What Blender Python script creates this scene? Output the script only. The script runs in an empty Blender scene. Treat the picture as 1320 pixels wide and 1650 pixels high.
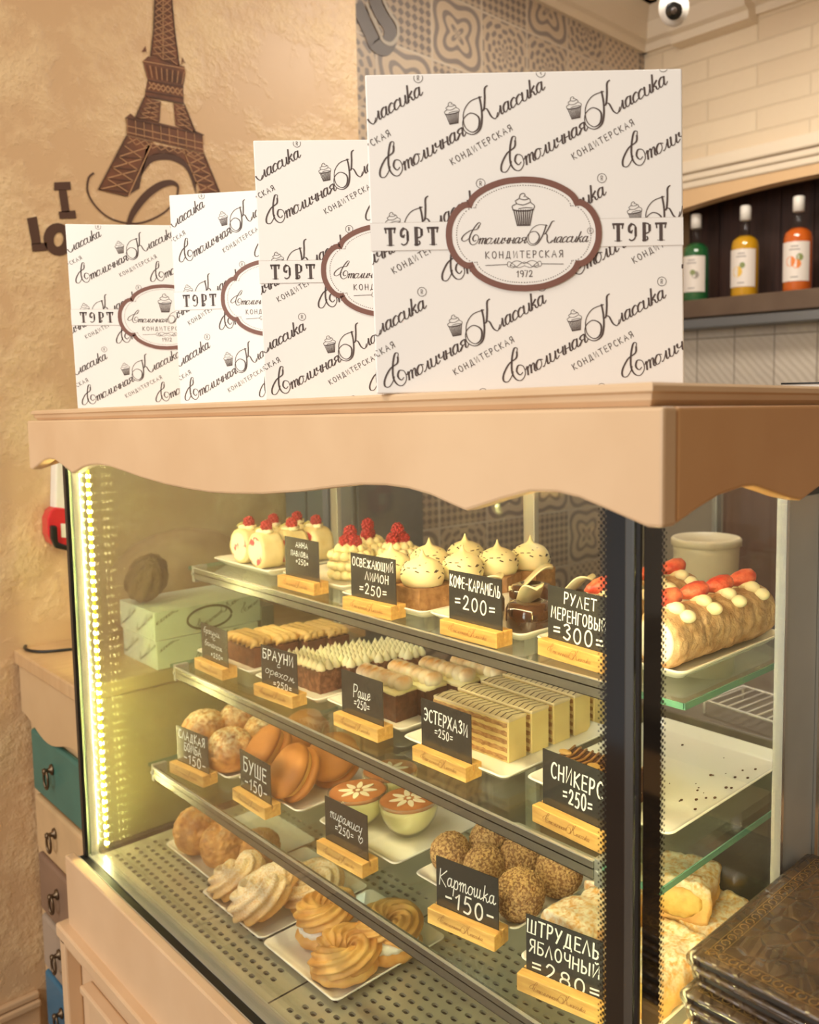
import bpy, bmesh, math, random
from mathutils import Vector, Matrix, noise
PI = math.pi
scene = bpy.context.scene
C = scene.collection
random.seed(7)

# ------------------------------------------------------------------ camera
FPX, PPX, PPY = 1393.0, 901.0, 773.0
CAM = Vector((0.45296, -0.59777, 0.92167))
RIGHT = Vector((0.73728, 0.67558, -0.00321))
DOWN = Vector((0.05709, -0.06704, -0.99612))
FWD = Vector((-0.67317, 0.73423, -0.08799))
cam_d = bpy.data.cameras.new('camera')
cam = bpy.data.objects.new('camera', cam_d)
C.objects.link(cam)
cam.matrix_world = Matrix(((RIGHT.x, -DOWN.x, -FWD.x, CAM.x), (RIGHT.y, -DOWN.y, -FWD.y, CAM.y),
                           (RIGHT.z, -DOWN.z, -FWD.z, CAM.z), (0, 0, 0, 1)))
cam_d.sensor_fit = 'HORIZONTAL'
cam_d.sensor_width = 36
cam_d.lens = FPX / 1320 * 36
cam_d.shift_x = (660 - PPX) / 1320
cam_d.shift_y = (PPY - 825) / 1320
cam_d.clip_start = 0.02
cam_d.dof.use_dof = True
cam_d.dof.focus_distance = 1.15
cam_d.dof.aperture_fstop = 7.0
scene.camera = cam

# ------------------------------------------------------------------ world, light, exposure
scene.view_settings.view_transform = 'Standard'
scene.view_settings.look = 'None'
scene.view_settings.exposure = 0.0
scene.view_settings.gamma = 1.0
scene.cycles.transparent_max_bounces = 48
scene.cycles.max_bounces = 16
scene.cycles.sample_clamp_indirect = 30
w = bpy.data.worlds.new('room_light')
scene.world = w
w.use_nodes = True
bgn = w.node_tree.nodes['Background']
# the room around: bright shop windows on one side, a dimmer warm corner on the other
_n, _l = w.node_tree.nodes, w.node_tree.links
_tc = _n.new('ShaderNodeTexCoord'); _sp = _n.new('ShaderNodeSeparateXYZ'); _l.new(_tc.outputs['Generated'], _sp.inputs[0])
_mr = _n.new('ShaderNodeMapRange'); _mr.inputs[1].default_value = -0.35; _mr.inputs[2].default_value = 0.75; _l.new(_sp.outputs[0], _mr.inputs[0])
_mx = _n.new('ShaderNodeMixRGB'); _mx.inputs[1].default_value = (0.47, 0.47, 0.455, 1); _mx.inputs[2].default_value = (0.36, 0.255, 0.155, 1)
_l.new(_mr.outputs[0], _mx.inputs[0]); _l.new(_mx.outputs[0], bgn.inputs[0])
bgn.inputs[1].default_value = 1.0

def area(name, loc, target, sx, sy, power, col):
    d = bpy.data.lights.new(name, 'AREA')
    d.shape = 'RECTANGLE'; d.size = sx; d.size_y = sy; d.energy = power; d.color = col
    o = bpy.data.objects.new(name, d); C.objects.link(o)
    o.location = loc
    o.rotation_euler = (Vector(target) - Vector(loc)).to_track_quat('-Z', 'Y').to_euler()
    return o
area('window_daylight', (-0.3, -4.2, 1.7), (-0.9, 0.3, 0.8), 3.2, 2.2, 112, (1.0, 0.965, 0.925))
area('ceiling_lamp', (-0.7, -1.3, 2.55), (-0.6, 0.1, 0.3), 0.7, 0.7, 22, (1.0, 0.88, 0.72))
area('kitchen_lamp', (-0.9, 1.5, 2.45), (-0.9, 1.6, 0.0), 0.9, 0.5, 30, (1.0, 0.92, 0.80))

# ------------------------------------------------------------------ helpers
def depth_pt(px, py, d):
    """the point d metres in front of the lens along one line of sight"""
    return CAM + d * (FWD + RIGHT * ((px - PPX) / FPX) + DOWN * ((py - PPY) / FPX))
def hit(px, py, ax, val):
    r = FWD + RIGHT * ((px - PPX) / FPX) + DOWN * ((py - PPY) / FPX)
    return CAM + r * ((val - CAM[ax]) / r[ax])

def lin(c):
    return tuple((x / 12.92 if x <= 0.04045 else ((x + 0.055) / 1.055) ** 2.4) for x in [v / 255 for v in c[:3]]) + (1,)

MATS = {}
def mat(name, col, rough=0.5, metal=0.0, col2=None, scale=20, bump=0.0, bscale=60, detail=4, spec=0.5,
        coat=0.0, emit=None, estr=0, sub=0.0, stretch=None, lo=0.35, hi=0.65):
    if name in MATS: return MATS[name]
    m = bpy.data.materials.new(name); m.use_nodes = True
    nt = m.node_tree; n = nt.nodes; L = nt.links
    b = n['Principled BSDF']
    b.inputs['Base Color'].default_value = lin(col)
    b.inputs['Roughness'].default_value = rough
    b.inputs['Metallic'].default_value = metal
    b.inputs['Specular IOR Level'].default_value = spec
    b.inputs['Coat Weight'].default_value = coat
    b.inputs['Coat Roughness'].default_value = 0.08
    if sub:
        b.inputs['Subsurface Weight'].default_value = sub
        b.inputs['Subsurface Radius'].default_value = (0.012, 0.008, 0.004)
        b.inputs['Subsurface Scale'].default_value = 0.5
    if emit:
        b.inputs['Emission Color'].default_value = lin(emit)
        b.inputs['Emission Strength'].default_value = estr
    if col2 or bump:
        tc = n.new('ShaderNodeTexCoord'); oi = n.new('ShaderNodeObjectInfo')
        add = n.new('ShaderNodeVectorMath'); add.operation = 'ADD'
        mul = n.new('ShaderNodeMath'); mul.operation = 'MULTIPLY'; mul.inputs[1].default_value = 13.0
        L.new(oi.outputs['Random'], mul.inputs[0])
        mp = n.new('ShaderNodeMapping')
        if stretch: mp.inputs['Scale'].default_value = stretch
        L.new(tc.outputs['Object'], mp.inputs[0])
        L.new(mp.outputs[0], add.inputs[0]); L.new(mul.outputs[0], add.inputs[1])
        if col2:
            t = n.new('ShaderNodeTexNoise'); t.inputs['Scale'].default_value = scale; t.inputs['Detail'].default_value = detail
            L.new(add.outputs[0], t.inputs['Vector'])
            r = n.new('ShaderNodeValToRGB')
            r.color_ramp.elements[0].position = lo; r.color_ramp.elements[1].position = hi
            r.color_ramp.elements[0].color = lin(col); r.color_ramp.elements[1].color = lin(col2)
            L.new(t.outputs['Fac'], r.inputs[0]); L.new(r.outputs[0], b.inputs['Base Color'])
        if bump:
            t2 = n.new('ShaderNodeTexNoise'); t2.inputs['Scale'].default_value = bscale; t2.inputs['Detail'].default_value = 5
            L.new(add.outputs[0], t2.inputs['Vector'])
            bu = n.new('ShaderNodeBump'); bu.inputs['Strength'].default_value = bump; bu.inputs['Distance'].default_value = 0.004
            L.new(t2.outputs['Fac'], bu.inputs['Height']); L.new(bu.outputs[0], b.inputs['Normal'])
    MATS[name] = m
    return m

def add_dust(m, col, z0, z1, nscale=60, amount=0.5):
    """icing sugar lying on the upper side: mixed in by the object's own height and a noise"""
    nt = m.node_tree; n = nt.nodes; L = nt.links; b = n['Principled BSDF']
    tc = n.new('ShaderNodeTexCoord'); sp = n.new('ShaderNodeSeparateXYZ'); L.new(tc.outputs['Object'], sp.inputs[0])
    mr = n.new('ShaderNodeMapRange'); mr.inputs[1].default_value = z0; mr.inputs[2].default_value = z1
    L.new(sp.outputs[2], mr.inputs[0])
    t = n.new('ShaderNodeTexNoise'); t.inputs['Scale'].default_value = nscale; t.inputs['Detail'].default_value = 6
    L.new(tc.outputs['Object'], t.inputs['Vector'])
    mm = n.new('ShaderNodeMath'); mm.operation = 'MULTIPLY'; L.new(mr.outputs[0], mm.inputs[0])
    r = n.new('ShaderNodeValToRGB'); r.color_ramp.elements[0].position = 0.5 - amount * 0.35; r.color_ramp.elements[1].position = 0.72 - amount * 0.2
    L.new(t.outputs['Fac'], r.inputs[0]); L.new(r.outputs[0], mm.inputs[1])
    mx = n.new('ShaderNodeMixRGB'); mx.inputs[2].default_value = lin(col)
    old = b.inputs['Base Color']
    if old.is_linked: L.new(old.links[0].from_socket, mx.inputs[1])
    else: mx.inputs[1].default_value = old.default_value
    L.new(mm.outputs[0], mx.inputs[0]); L.new(mx.outputs[0], b.inputs['Base Color'])
    return m

def glass(name, tint=(1, 1, 1), ior=1.5, extra=0.0):
    """clear sheet glass: light passes straight through, Fresnel reflection on both faces"""
    if name in MATS: return MATS[name]
    m = bpy.data.materials.new(name); m.use_nodes = True
    nt = m.node_tree; n = nt.nodes; L = nt.links
    n.remove(n['Principled BSDF'])
    tr = n.new('ShaderNodeBsdfTransparent'); tr.inputs[0].default_value = (*tint, 1)
    gl = n.new('ShaderNodeBsdfGlossy'); gl.inputs['Roughness'].default_value = 0.0
    mx = n.new('ShaderNodeMixShader')
    fa = n.new('ShaderNodeLayerWeight'); fa.inputs[0].default_value = 0.5
    # Schlick on |cos| works alike from both sides
    p = n.new('ShaderNodeMath'); p.operation = 'POWER'; p.inputs[1].default_value = 4.2
    L.new(fa.outputs['Facing'], p.inputs[0])
    ml = n.new('ShaderNodeMath'); ml.operation = 'MULTIPLY_ADD'; ml.inputs[1].default_value = 0.75; ml.inputs[2].default_value = 0.018 + extra
    L.new(p.outputs[0], ml.inputs[0])
    L.new(ml.outputs[0], mx.inputs[0]); L.new(tr.outputs[0], mx.inputs[1]); L.new(gl.outputs[0], mx.inputs[2])
    L.new(mx.outputs[0], n['Material Output'].inputs[0])
    MATS[name] = m
    return m

class MB:
    """collects geometry of ONE mesh"""
    def __init__(s): s.v = []; s.f = []; s.mi = []
    def add(s, verts, faces, m=0):
        o = len(s.v); s.v += [tuple(q) for q in verts]
        for f in faces: s.f.append([i + o for i in f]); s.mi.append(m)
        return s
    def box(s, x0, x1, y0, y1, z0, z1, m=0, T=None):
        v = [Vector((x, y, z)) for z in (z0, z1) for y in (y0, y1) for x in (x0, x1)]
        if T: v = [T @ q for q in v]
        return s.add(v, [(0, 2, 3, 1), (4, 5, 7, 6), (0, 1, 5, 4), (1, 3, 7, 5), (3, 2, 6, 7), (2, 0, 4, 6)], m)
    def prism(s, outline, a0, a1, axis, m=0):
        """outline in two axes pushed along the third; axis = 0,1,2 is the pushed one"""
        def P(u, v, a): return {0: (a, u, v), 1: (u, a, v), 2: (u, v, a)}[axis]
        n = len(outline)
        vs = [P(u, v, a0) for u, v in outline] + [P(u, v, a1) for u, v in outline]
        fs = [(i, (i + 1) % n, n + (i + 1) % n, n + i) for i in range(n)]
        fs += [list(range(n))[::-1], [n + i for i in range(n)]]
        return s.add(vs, fs, m)
    def strip(s, top, bot, a0, a1, axis, m=0):
        """a board between two edges sampled at the same stations: quads only"""
        def P(u, v, a): return {0: (a, u, v), 1: (u, a, v)}[axis]
        n = len(top); vs = []
        for a in (a0, a1): vs += [P(u, v, a) for u, v in top] + [P(u, v, a) for u, v in bot]
        fs = []
        for i in range(n - 1):
            fs += [(i, i + 1, n + i + 1, n + i), (3 * n + i, 3 * n + i + 1, 2 * n + i + 1, 2 * n + i),
                   (2 * n + i, 2 * n + i + 1, i + 1, i), (n + i, n + i + 1, 3 * n + i + 1, 3 * n + i)]
        fs += [(0, n, 3 * n, 2 * n), (n - 1, 2 * n + n - 1, 3 * n + n - 1, n + n - 1)]
        return s.add(vs, fs, m)
    def lathe(s, prof, seg=24, m=0, T=None, cap=True):
        vs = []; fs = []
        for r, z in prof:
            for k in range(seg):
                a = 2 * PI * k / seg; vs.append(Vector((r * math.cos(a), r * math.sin(a), z)))
        for j in range(len(prof) - 1):
            for k in range(seg):
                k2 = (k + 1) % seg
                fs.append((j * seg + k, j * seg + k2, (j + 1) * seg + k2, (j + 1) * seg + k))
        if cap:
            fs.append(list(range(seg))[::-1]); fs.append([(len(prof) - 1) * seg + k for k in range(seg)])
        if T: vs = [T @ q for q in vs]
        return s.add(vs, fs, m)
    def rsq(s, rings, m=0, T=None, seg=5):
        """rounded rectangles stacked: rings of (half x, half y, corner radius, z)"""
        vs = []; fs = []; n = 4 * (seg + 1)
        for hx, hy, r, z in rings:
            for q, (sx, sy) in enumerate(((1, 1), (-1, 1), (-1, -1), (1, -1))):
                for k in range(seg + 1):
                    a = PI / 2 * (q + k / seg)
                    vs.append(Vector((sx * (hx - r) + r * math.cos(a), sy * (hy - r) + r * math.sin(a), z)))
        for j in range(len(rings) - 1):
            for k in range(n):
                k2 = (k + 1) % n
                fs.append((j * n + k, j * n + k2, (j + 1) * n + k2, (j + 1) * n + k))
        fs.append(list(range(n))[::-1]); fs.append([(len(rings) - 1) * n + k for k in range(n)])
        if T: vs = [T @ q for q in vs]
        return s.add(vs, fs, m)
    def tube(s, path, rad, seg=10, closed=False, star=0, depth=0.0, twist=0.0, m=0, squash=1.0):
        path = [Vector(p) for p in path]; n = len(path)
        rads = rad if isinstance(rad, (list, tuple)) else [rad] * n
        tang = []
        for i in range(n):
            a = path[i - 1] if (i or closed) else path[0]
            b = path[(i + 1) % n] if (i < n - 1 or closed) else path[-1]
            tang.append((b - a).normalized())
        ref = Vector((0, 0, 1)) if abs(tang[0].z) < 0.9 else Vector((1, 0, 0))
        u = (ref - tang[0] * ref.dot(tang[0])).normalized()
        vs = []; fs = []
        for i in range(n):
            u = (u - tang[i] * u.dot(tang[i])).normalized(); w2 = tang[i].cross(u)
            for k in range(seg):
                a = 2 * PI * k / seg
                rr = rads[i] * (1 + (depth * math.cos(star * a + twist * i) if star else 0))
                vs.append(path[i] + u * (rr * math.cos(a) * squash) + w2 * (rr * math.sin(a)))
        for i in range(n if closed else n - 1):
            i2 = (i + 1) % n
            for k in range(seg):
                k2 = (k + 1) % seg
                fs.append((i * seg + k, i * seg + k2, i2 * seg + k2, i2 * seg + k))
        if not closed:
            fs.append(list(range(seg))[::-1]); fs.append([(n - 1) * seg + k for k in range(seg)])
        return s.add(vs, fs, m)
    def blob(s, c, r, sub=3, fn=None, m=0, T=None):
        bm = bmesh.new(); bmesh.ops.create_icosphere(bm, subdivisions=sub, radius=1)
        bm.verts.ensure_lookup_table(); vs = []
        for v in bm.verts:
            d = v.co.normalized(); k = fn(d) if fn else 1.0
            p = Vector((d.x * r[0] * k, d.y * r[1] * k, d.z * r[2] * k))
            if T: p = T @ p
            vs.append(p + Vector(c))
        fs = [[v.index for v in f.verts] for f in bm.faces]; bm.free()
        return s.add(vs, fs, m)
    def build(s, name, mats, parent=None, smooth=False, bevel=0.0, bseg=2, sub=0, wn=False):
        me = bpy.data.meshes.new(name); me.from_pydata(s.v, [], s.f)
        for m in (mats if isinstance(mats, (list, tuple)) else [mats]): me.materials.append(m)
        for p, i in zip(me.polygons, s.mi): p.material_index = i; p.use_smooth = smooth
        me.validate(); me.update()
        o = bpy.data.objects.new(name, me); C.objects.link(o)
        if bevel:
            b = o.modifiers.new('bevel', 'BEVEL'); b.width = bevel; b.segments = bseg; b.limit_method = 'ANGLE'; b.angle_limit = 0.6
        if sub:
            q = o.modifiers.new('smooth', 'SUBSURF'); q.levels = sub; q.render_levels = sub
        if parent:
            o.parent = parent
            if parent.get('at_world'): o.matrix_parent_inverse = Matrix.Translation(-Vector(parent['at_world']))
        return o

def tag(o, label, cat, group=None):
    o['label'] = label; o['category'] = cat
    if group: o['group'] = group
    return o
def thing(name, label, cat, loc=(0, 0, 0), rotz=0, group=None, world=False):
    o = bpy.data.objects.new(name, None); C.objects.link(o); o.empty_display_size = 0.05
    o.location = loc; o.rotation_euler = (0, 0, rotz)
    if world: o['at_world'] = tuple(loc)
    return tag(o, label, cat, group)
def struct(o): o['kind'] = 'structure'; return o
def settle(o, z):
    """let a tilted thing rest on height z"""
    R = o.rotation_euler.to_matrix(); lo = 9e9
    for q in [o] + list(o.children):
        if q.type == 'MESH':
            for v in q.data.vertices: lo = min(lo, (R @ v.co).z)
    o.location.z = z - lo
def dup(root, loc, rot, label, group=None, scale=None):
    r = root.copy(); C.objects.link(r); r.location = loc
    r.rotation_euler = rot if isinstance(rot, tuple) else (0, 0, rot)
    r['label'] = label
    if group: r['group'] = group
    if scale: r.scale = scale
    for ch in list(root.children):
        c = ch.copy(); C.objects.link(c); c.parent = r
        for g in list(ch.children):
            d = g.copy(); C.objects.link(d); d.parent = c
    return r

# ------------------------------------------------------------------ lettering: pen strokes turned into flat ribbons
def crom(pts, n=5):
    if len(pts) < 3: return pts
    P = [pts[0]] + list(pts) + [pts[-1]]; out = []
    for i in range(1, len(P) - 2):
        p0, p1, p2, p3 = P[i - 1], P[i], P[i + 1], P[i + 2]
        for k in range(n):
            t = k / n
            out.append(tuple(0.5 * (2 * b + (c - a) * t + (2 * a - 5 * b + 4 * c - d) * t * t + (3 * b - a - 3 * c + d) * t ** 3)
                             for a, b, c, d in zip(p0, p1, p2, p3)))
    out.append(tuple(pts[-1]))
    return out
def ribbon(mb, pts, w, fmap, pen=None, clip=None, m=0, closed=False):
    """w = half width; pen=(thin, thick): width by direction of the stroke"""
    n = len(pts)
    if n < 2: return
    L = []; R = []; ok = []
    for i in range(n):
        a = pts[i - 1] if (i or closed) else pts[0]; b = pts[(i + 1) % n] if (i < n - 1 or closed) else pts[-1]
        dx, dy = b[0] - a[0], b[1] - a[1]; l = math.hypot(dx, dy) or 1e-9; dx /= l; dy /= l
        h = w[i] if isinstance(w, list) else w
        if pen: h = pen[0] + (pen[1] - pen[0]) * max(0.0, -dy) ** 1.6
        ex = 0
        if not closed and not pen and not isinstance(w, list) and i in (0, n - 1): ex = w * 0.6 * (-1 if i == 0 else 1)
        x, y = pts[i][0] + dx * ex, pts[i][1] + dy * ex
        L.append((x - dy * h, y + dx * h)); R.append((x + dy * h, y - dx * h))
        ok.append(clip is None or (clip[0] < pts[i][0] < clip[1] and clip[2] < pts[i][1] < clip[3]))
    o = len(mb.v)
    for p, q in zip(L, R): mb.v += [tuple(fmap(*p)), tuple(fmap(*q))]
    for i in range(n if closed else n - 1):
        j = (i + 1) % n
        if ok[i] and ok[j]:
            mb.f.append([o + 2 * i, o + 2 * i + 1, o + 2 * j + 1, o + 2 * j]); mb.mi.append(m)
def poly(mb, pts, fmap, m=0):
    o = len(mb.v); mb.v += [tuple(fmap(*p)) for p in pts]; mb.f.append([o + i for i in range(len(pts))]); mb.mi.append(m)

def ov(cx, cy, rx, ry, a0=0, a1=360, n=12):
    return [(cx + rx * math.cos(math.radians(a0 + (a1 - a0) * i / n)), cy + ry * math.sin(math.radians(a0 + (a1 - a0) * i / n))) for i in range(n + 1)]
# block capitals: name -> (width, strokes); strokes starting with 's' are smoothed
UP = {
 'А': (.62, [[(0, 0), (.3, 1), (.58, 0)], [(.12, .38), (.48, .38)]]),
 'Б': (.55, [[(.5, 1), (.05, 1), (.05, 0)], ['s', (.05, .58), (.35, .56), (.5, .3), (.35, .02), (.05, 0)]]),
 'В': (.55, [[(.05, 0), (.05, 1)], ['s', (.05, 1), (.35, .95), (.4, .75), (.3, .55), (.05, .53)], ['s', (.05, .53), (.4, .48), (.48, .25), (.35, .02), (.05, 0)]]),
 'Г': (.48, [[(.05, 0), (.05, 1), (.46, 1)]]),
 'Д': (.68, [[(.02, -.15), (.04, .03), (.6, .03), (.62, -.15)], [(.14, .03), (.3, 1), (.48, 1), (.5, .03)]]),
 'Е': (.5, [[(.46, 1), (.05, 1), (.05, 0), (.46, 0)], [(.05, .52), (.4, .52)]]),
 'Ж': (.8, [[(.4, 1), (.4, 0)], [(.05, 1), (.4, .5), (.05, 0)], [(.75, 1), (.4, .5), (.75, 0)]]),
 'З': (.5, [['s', (.05, .85), (.25, 1), (.42, .8), (.22, .55), (.45, .32), (.3, .02), (.03, .12)]]),
 'И': (.58, [[(.05, 1), (.05, 0), (.5, 1), (.5, 0)]]),
 'Й': (.58, [[(.05, 1), (.05, 0), (.5, 1), (.5, 0)], [(.18, 1.2), (.28, 1.12), (.4, 1.22)]]),
 'К': (.55, [[(.05, 1), (.05, 0)], [(.48, 1), (.06, .5), (.5, 0)]]),
 'Л': (.6, [[(0, 0), (.28, 1), (.55, 0)]]),
 'М': (.7, [[(.03, 0), (.12, 1), (.33, .35), (.54, 1), (.64, 0)]]),
 'Н': (.56, [[(.05, 1), (.05, 0)], [(.5, 1), (.5, 0)], [(.05, .5), (.5, .5)]]),
 'О': (.62, [ov(.3, .5, .26, .5)]),
 'П': (.56, [[(.05, 0), (.05, 1), (.5, 1), (.5, 0)]]),
 'Р': (.5, [[(.05, 0), (.05, 1)], ['s', (.05, 1), (.38, .95), (.42, .7), (.3, .48), (.05, .45)]]),
 'С': (.52, [ov(.32, .5, .27, .5, 50, 310)]),
 'Т': (.55, [[(0, 1), (.54, 1)], [(.27, 1), (.27, 0)]]),
 'У': (.55, [[(.02, 1), (.27, .42)], [(.52, 1), (.12, 0)]]),
 'Ф': (.7, [[(.34, 1.08), (.34, -.05)], ov(.34, .58, .3, .3)]),
 'Х': (.56, [[(.02, 1), (.52, 0)], [(.52, 1), (.02, 0)]]),
 'Ч': (.52, [['s', (.05, 1), (.06, .6), (.25, .45), (.46, .55)], [(.47, 1), (.47, 0)]]),
 'Ш': (.78, [[(.05, 1), (.05, 0), (.7, 0), (.7, 1)], [(.38, 1), (.38, 0)]]),
 'Щ': (.82, [[(.05, 1), (.05, 0), (.78, 0), (.78, -.16)], [(.38, 1), (.38, 0)], [(.7, 1), (.7, 0)]]),
 'Ы': (.75, [[(.05, 1), (.05, 0)], ['s', (.05, .55), (.35, .5), (.42, .25), (.3, .02), (.05, 0)], [(.66, 1), (.66, 0)]]),
 'Ь': (.5, [[(.05, 1), (.05, 0)], ['s', (.05, .55), (.35, .5), (.42, .25), (.3, .02), (.05, 0)]]),
 'Э': (.55, [ov(.22, .5, .27, .5, 130, -130), [(.15, .5), (.48, .5)]]),
 'Ю': (.8, [[(.05, 1), (.05, 0)], [(.05, .5), (.28, .5)], ov(.52, .5, .23, .5)]),
 'Я': (.54, [[(.47, 0), (.47, 1)], ['s', (.47, 1), (.15, .95), (.08, .72), (.2, .5), (.47, .46)], [(.3, .46), (.04, 0)]]),
 '0': (.56, [ov(.27, .5, .22, .5)]), '1': (.38, [[(.05, .7), (.26, 1), (.22, 0)]]),
 '2': (.56, [['s', (.06, .75), (.2, 1), (.42, .85), (.36, .5), (.05, .02)], [(.05, .02), (.5, .05)]]),
 '3': (.5, [['s', (.05, .88), (.25, 1), (.42, .8), (.22, .55), (.45, .32), (.3, .02), (.03, .12)]]),
 '5': (.54, [[(.46, 1), (.14, 1), (.08, .55)], ['s', (.08, .55), (.3, .62), (.46, .35), (.32, .03), (.04, .05)]]),
 '7': (.5, [[(.04, 1), (.46, 1), (.2, 0)]]), '9': (.5, [ov(.26, .72, .2, .26), ['s', (.46, .75), (.44, .3), (.3, 0)]]),
 '8': (.55, [ov(.27, .75, .18, .25), ov(.27, .26, .23, .27)]),
 '=': (.55, [[(.06, .62), (.46, .66)], [(.06, .34), (.46, .38)]]), '-': (.5, [[(.06, .48), (.42, .5)]]), ' ': (.35, []),
}
# joined cursive small letters in x-heights
LO = {
 'и': (.85, [['s', (0, .9), (.1, 1), (.1, .25), (.25, 0), (.45, .1), (.6, .9)], ['s', (.6, 1), (.6, .25), (.72, 0), (.95, .25)]]),
 'т': (1.08, [['s', (0, .7), (.14, 1), (.18, .8), (.18, 0)], ['s', (.18, .6), (.38, 1), (.5, .85), (.5, 0)], ['s', (.5, .6), (.7, 1), (.82, .85), (.82, .2), (.95, 0), (1.1, .25)]]),
 'о': (.72, [['s', (.5, .95), (.25, 1), (.05, .6), (.1, .1), (.35, 0), (.55, .35), (.52, .8), (.4, 1), (.7, .8)]]),
 'л': (.75, [['s', (0, .08), (.1, 0), (.28, .3), (.45, 1)], ['s', (.45, 1), (.47, .2), (.58, 0), (.78, .25)]]),
 'ч': (.82, [['s', (0, .8), (.12, 1), (.12, .6), (.3, .45), (.5, .6), (.58, 1)], ['s', (.58, 1), (.56, .2), (.68, 0), (.88, .25)]]),
 'н': (.76, [[(.06, 1), (.06, 0)], [(.06, .5), (.5, .52)], ['s', (.5, 1), (.5, .2), (.62, 0), (.8, .25)]]),
 'а': (.78, [['s', (.5, .85), (.3, 1), (.08, .75), (.05, .3), (.2, 0), (.4, .2), (.5, .85)], ['s', (.52, 1), (.5, .25), (.62, 0), (.82, .25)]]),
 'я': (.8, [['s', (.55, 1), (.25, .97), (.12, .75), (.28, .5), (.55, .48)], [(.3, .48), (.02, 0)], ['s', (.57, 1), (.55, .2), (.68, 0), (.85, .25)]]),
 'к': (.72, [[(.12, 1.85), (.06, 0)], ['s', (.5, 1), (.12, .5), (.35, .45), (.45, .1), (.58, 0), (.75, .25)]]),
 'с': (.58, [['s', (.5, .8), (.35, 1), (.1, .75), (.06, .3), (.22, 0), (.6, .3)]]),
 'б': (.66, [['s', (.6, 1.75), (.2, 1.45), (.05, .6), (.2, 0), (.45, .1), (.52, .6), (.35, .95), (.1, .7)]]),
 'р': (.66, [[(.1, 1), (.02, -.85)], ['s', (.08, .5), (.3, 1), (.5, .8), (.5, .2), (.3, 0), (.08, .15)]]),
 'у': (.74, [['s', (0, .9), (.1, 1), (.14, .3), (.3, .1), (.52, .4)], ['s', (.6, 1), (.52, 0), (.35, -.75), (.1, -.6)]]),
 'х': (.7, [['s', (.05, .95), (.2, .9), (.45, .1), (.62, .05)], ['s', (.6, .95), (.45, .85), (.15, .1), (.02, .05)]]),
 'м': (.9, [['s', (0, .05), (.1, 0), (.2, .4), (.28, 1)], [(.28, 1), (.42, .15)], ['s', (.42, .15), (.62, 1), (.64, .2), (.75, 0), (.92, .25)]]),
 'е': (.62, [['s', (.1, .45), (.5, .65), (.4, 1), (.12, .8), (.05, .3), (.25, 0), (.6, .3)]]),
 'ш': (1.1, [['s', (.05, 1), (.06, .2), (.2, 0), (.36, .3)], ['s', (.4, 1), (.4, .2), (.54, 0), (.7, .3)], ['s', (.75, 1), (.74, .2), (.88, 0), (1.1, .25)]]),
 ' ': (.5, []),
}
def exp(st):
    return crom(st[1:]) if st[0] == 's' else (crom(st, 3) if len(st) > 8 else st)
def text_width(t, tbl, gap): return sum(tbl[c][0] + gap for c in t) - gap
def write(mb, t, x, y, h, w, fmap, tbl=UP, gap=.14, slant=0.0, rot=0.0, pen=None, clip=None, m=0, jit=0.0, center=True, sx=1.0):
    """h = cap height (UP) or x-height (LO)"""
    tw = text_width(t, tbl, gap) * h * sx
    cx = -tw / 2 if center else 0
    cr, sr = math.cos(rot), math.sin(rot)
    for c in t:
        a, sts = tbl[c]
        jy = random.uniform(-jit, jit) * h; jr = 1 + random.uniform(-jit, jit)
        for st in sts:
            pts = []
            for (px, py) in exp(st):
                u = cx + (px * sx + slant * py) * h; v = py * h * jr + jy
                pts.append((x + u * cr - v * sr, y + u * sr + v * cr))
            ribbon(mb, pts, w, fmap, pen, clip, m)
        cx += (a + gap) * h * sx
    return tw
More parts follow.
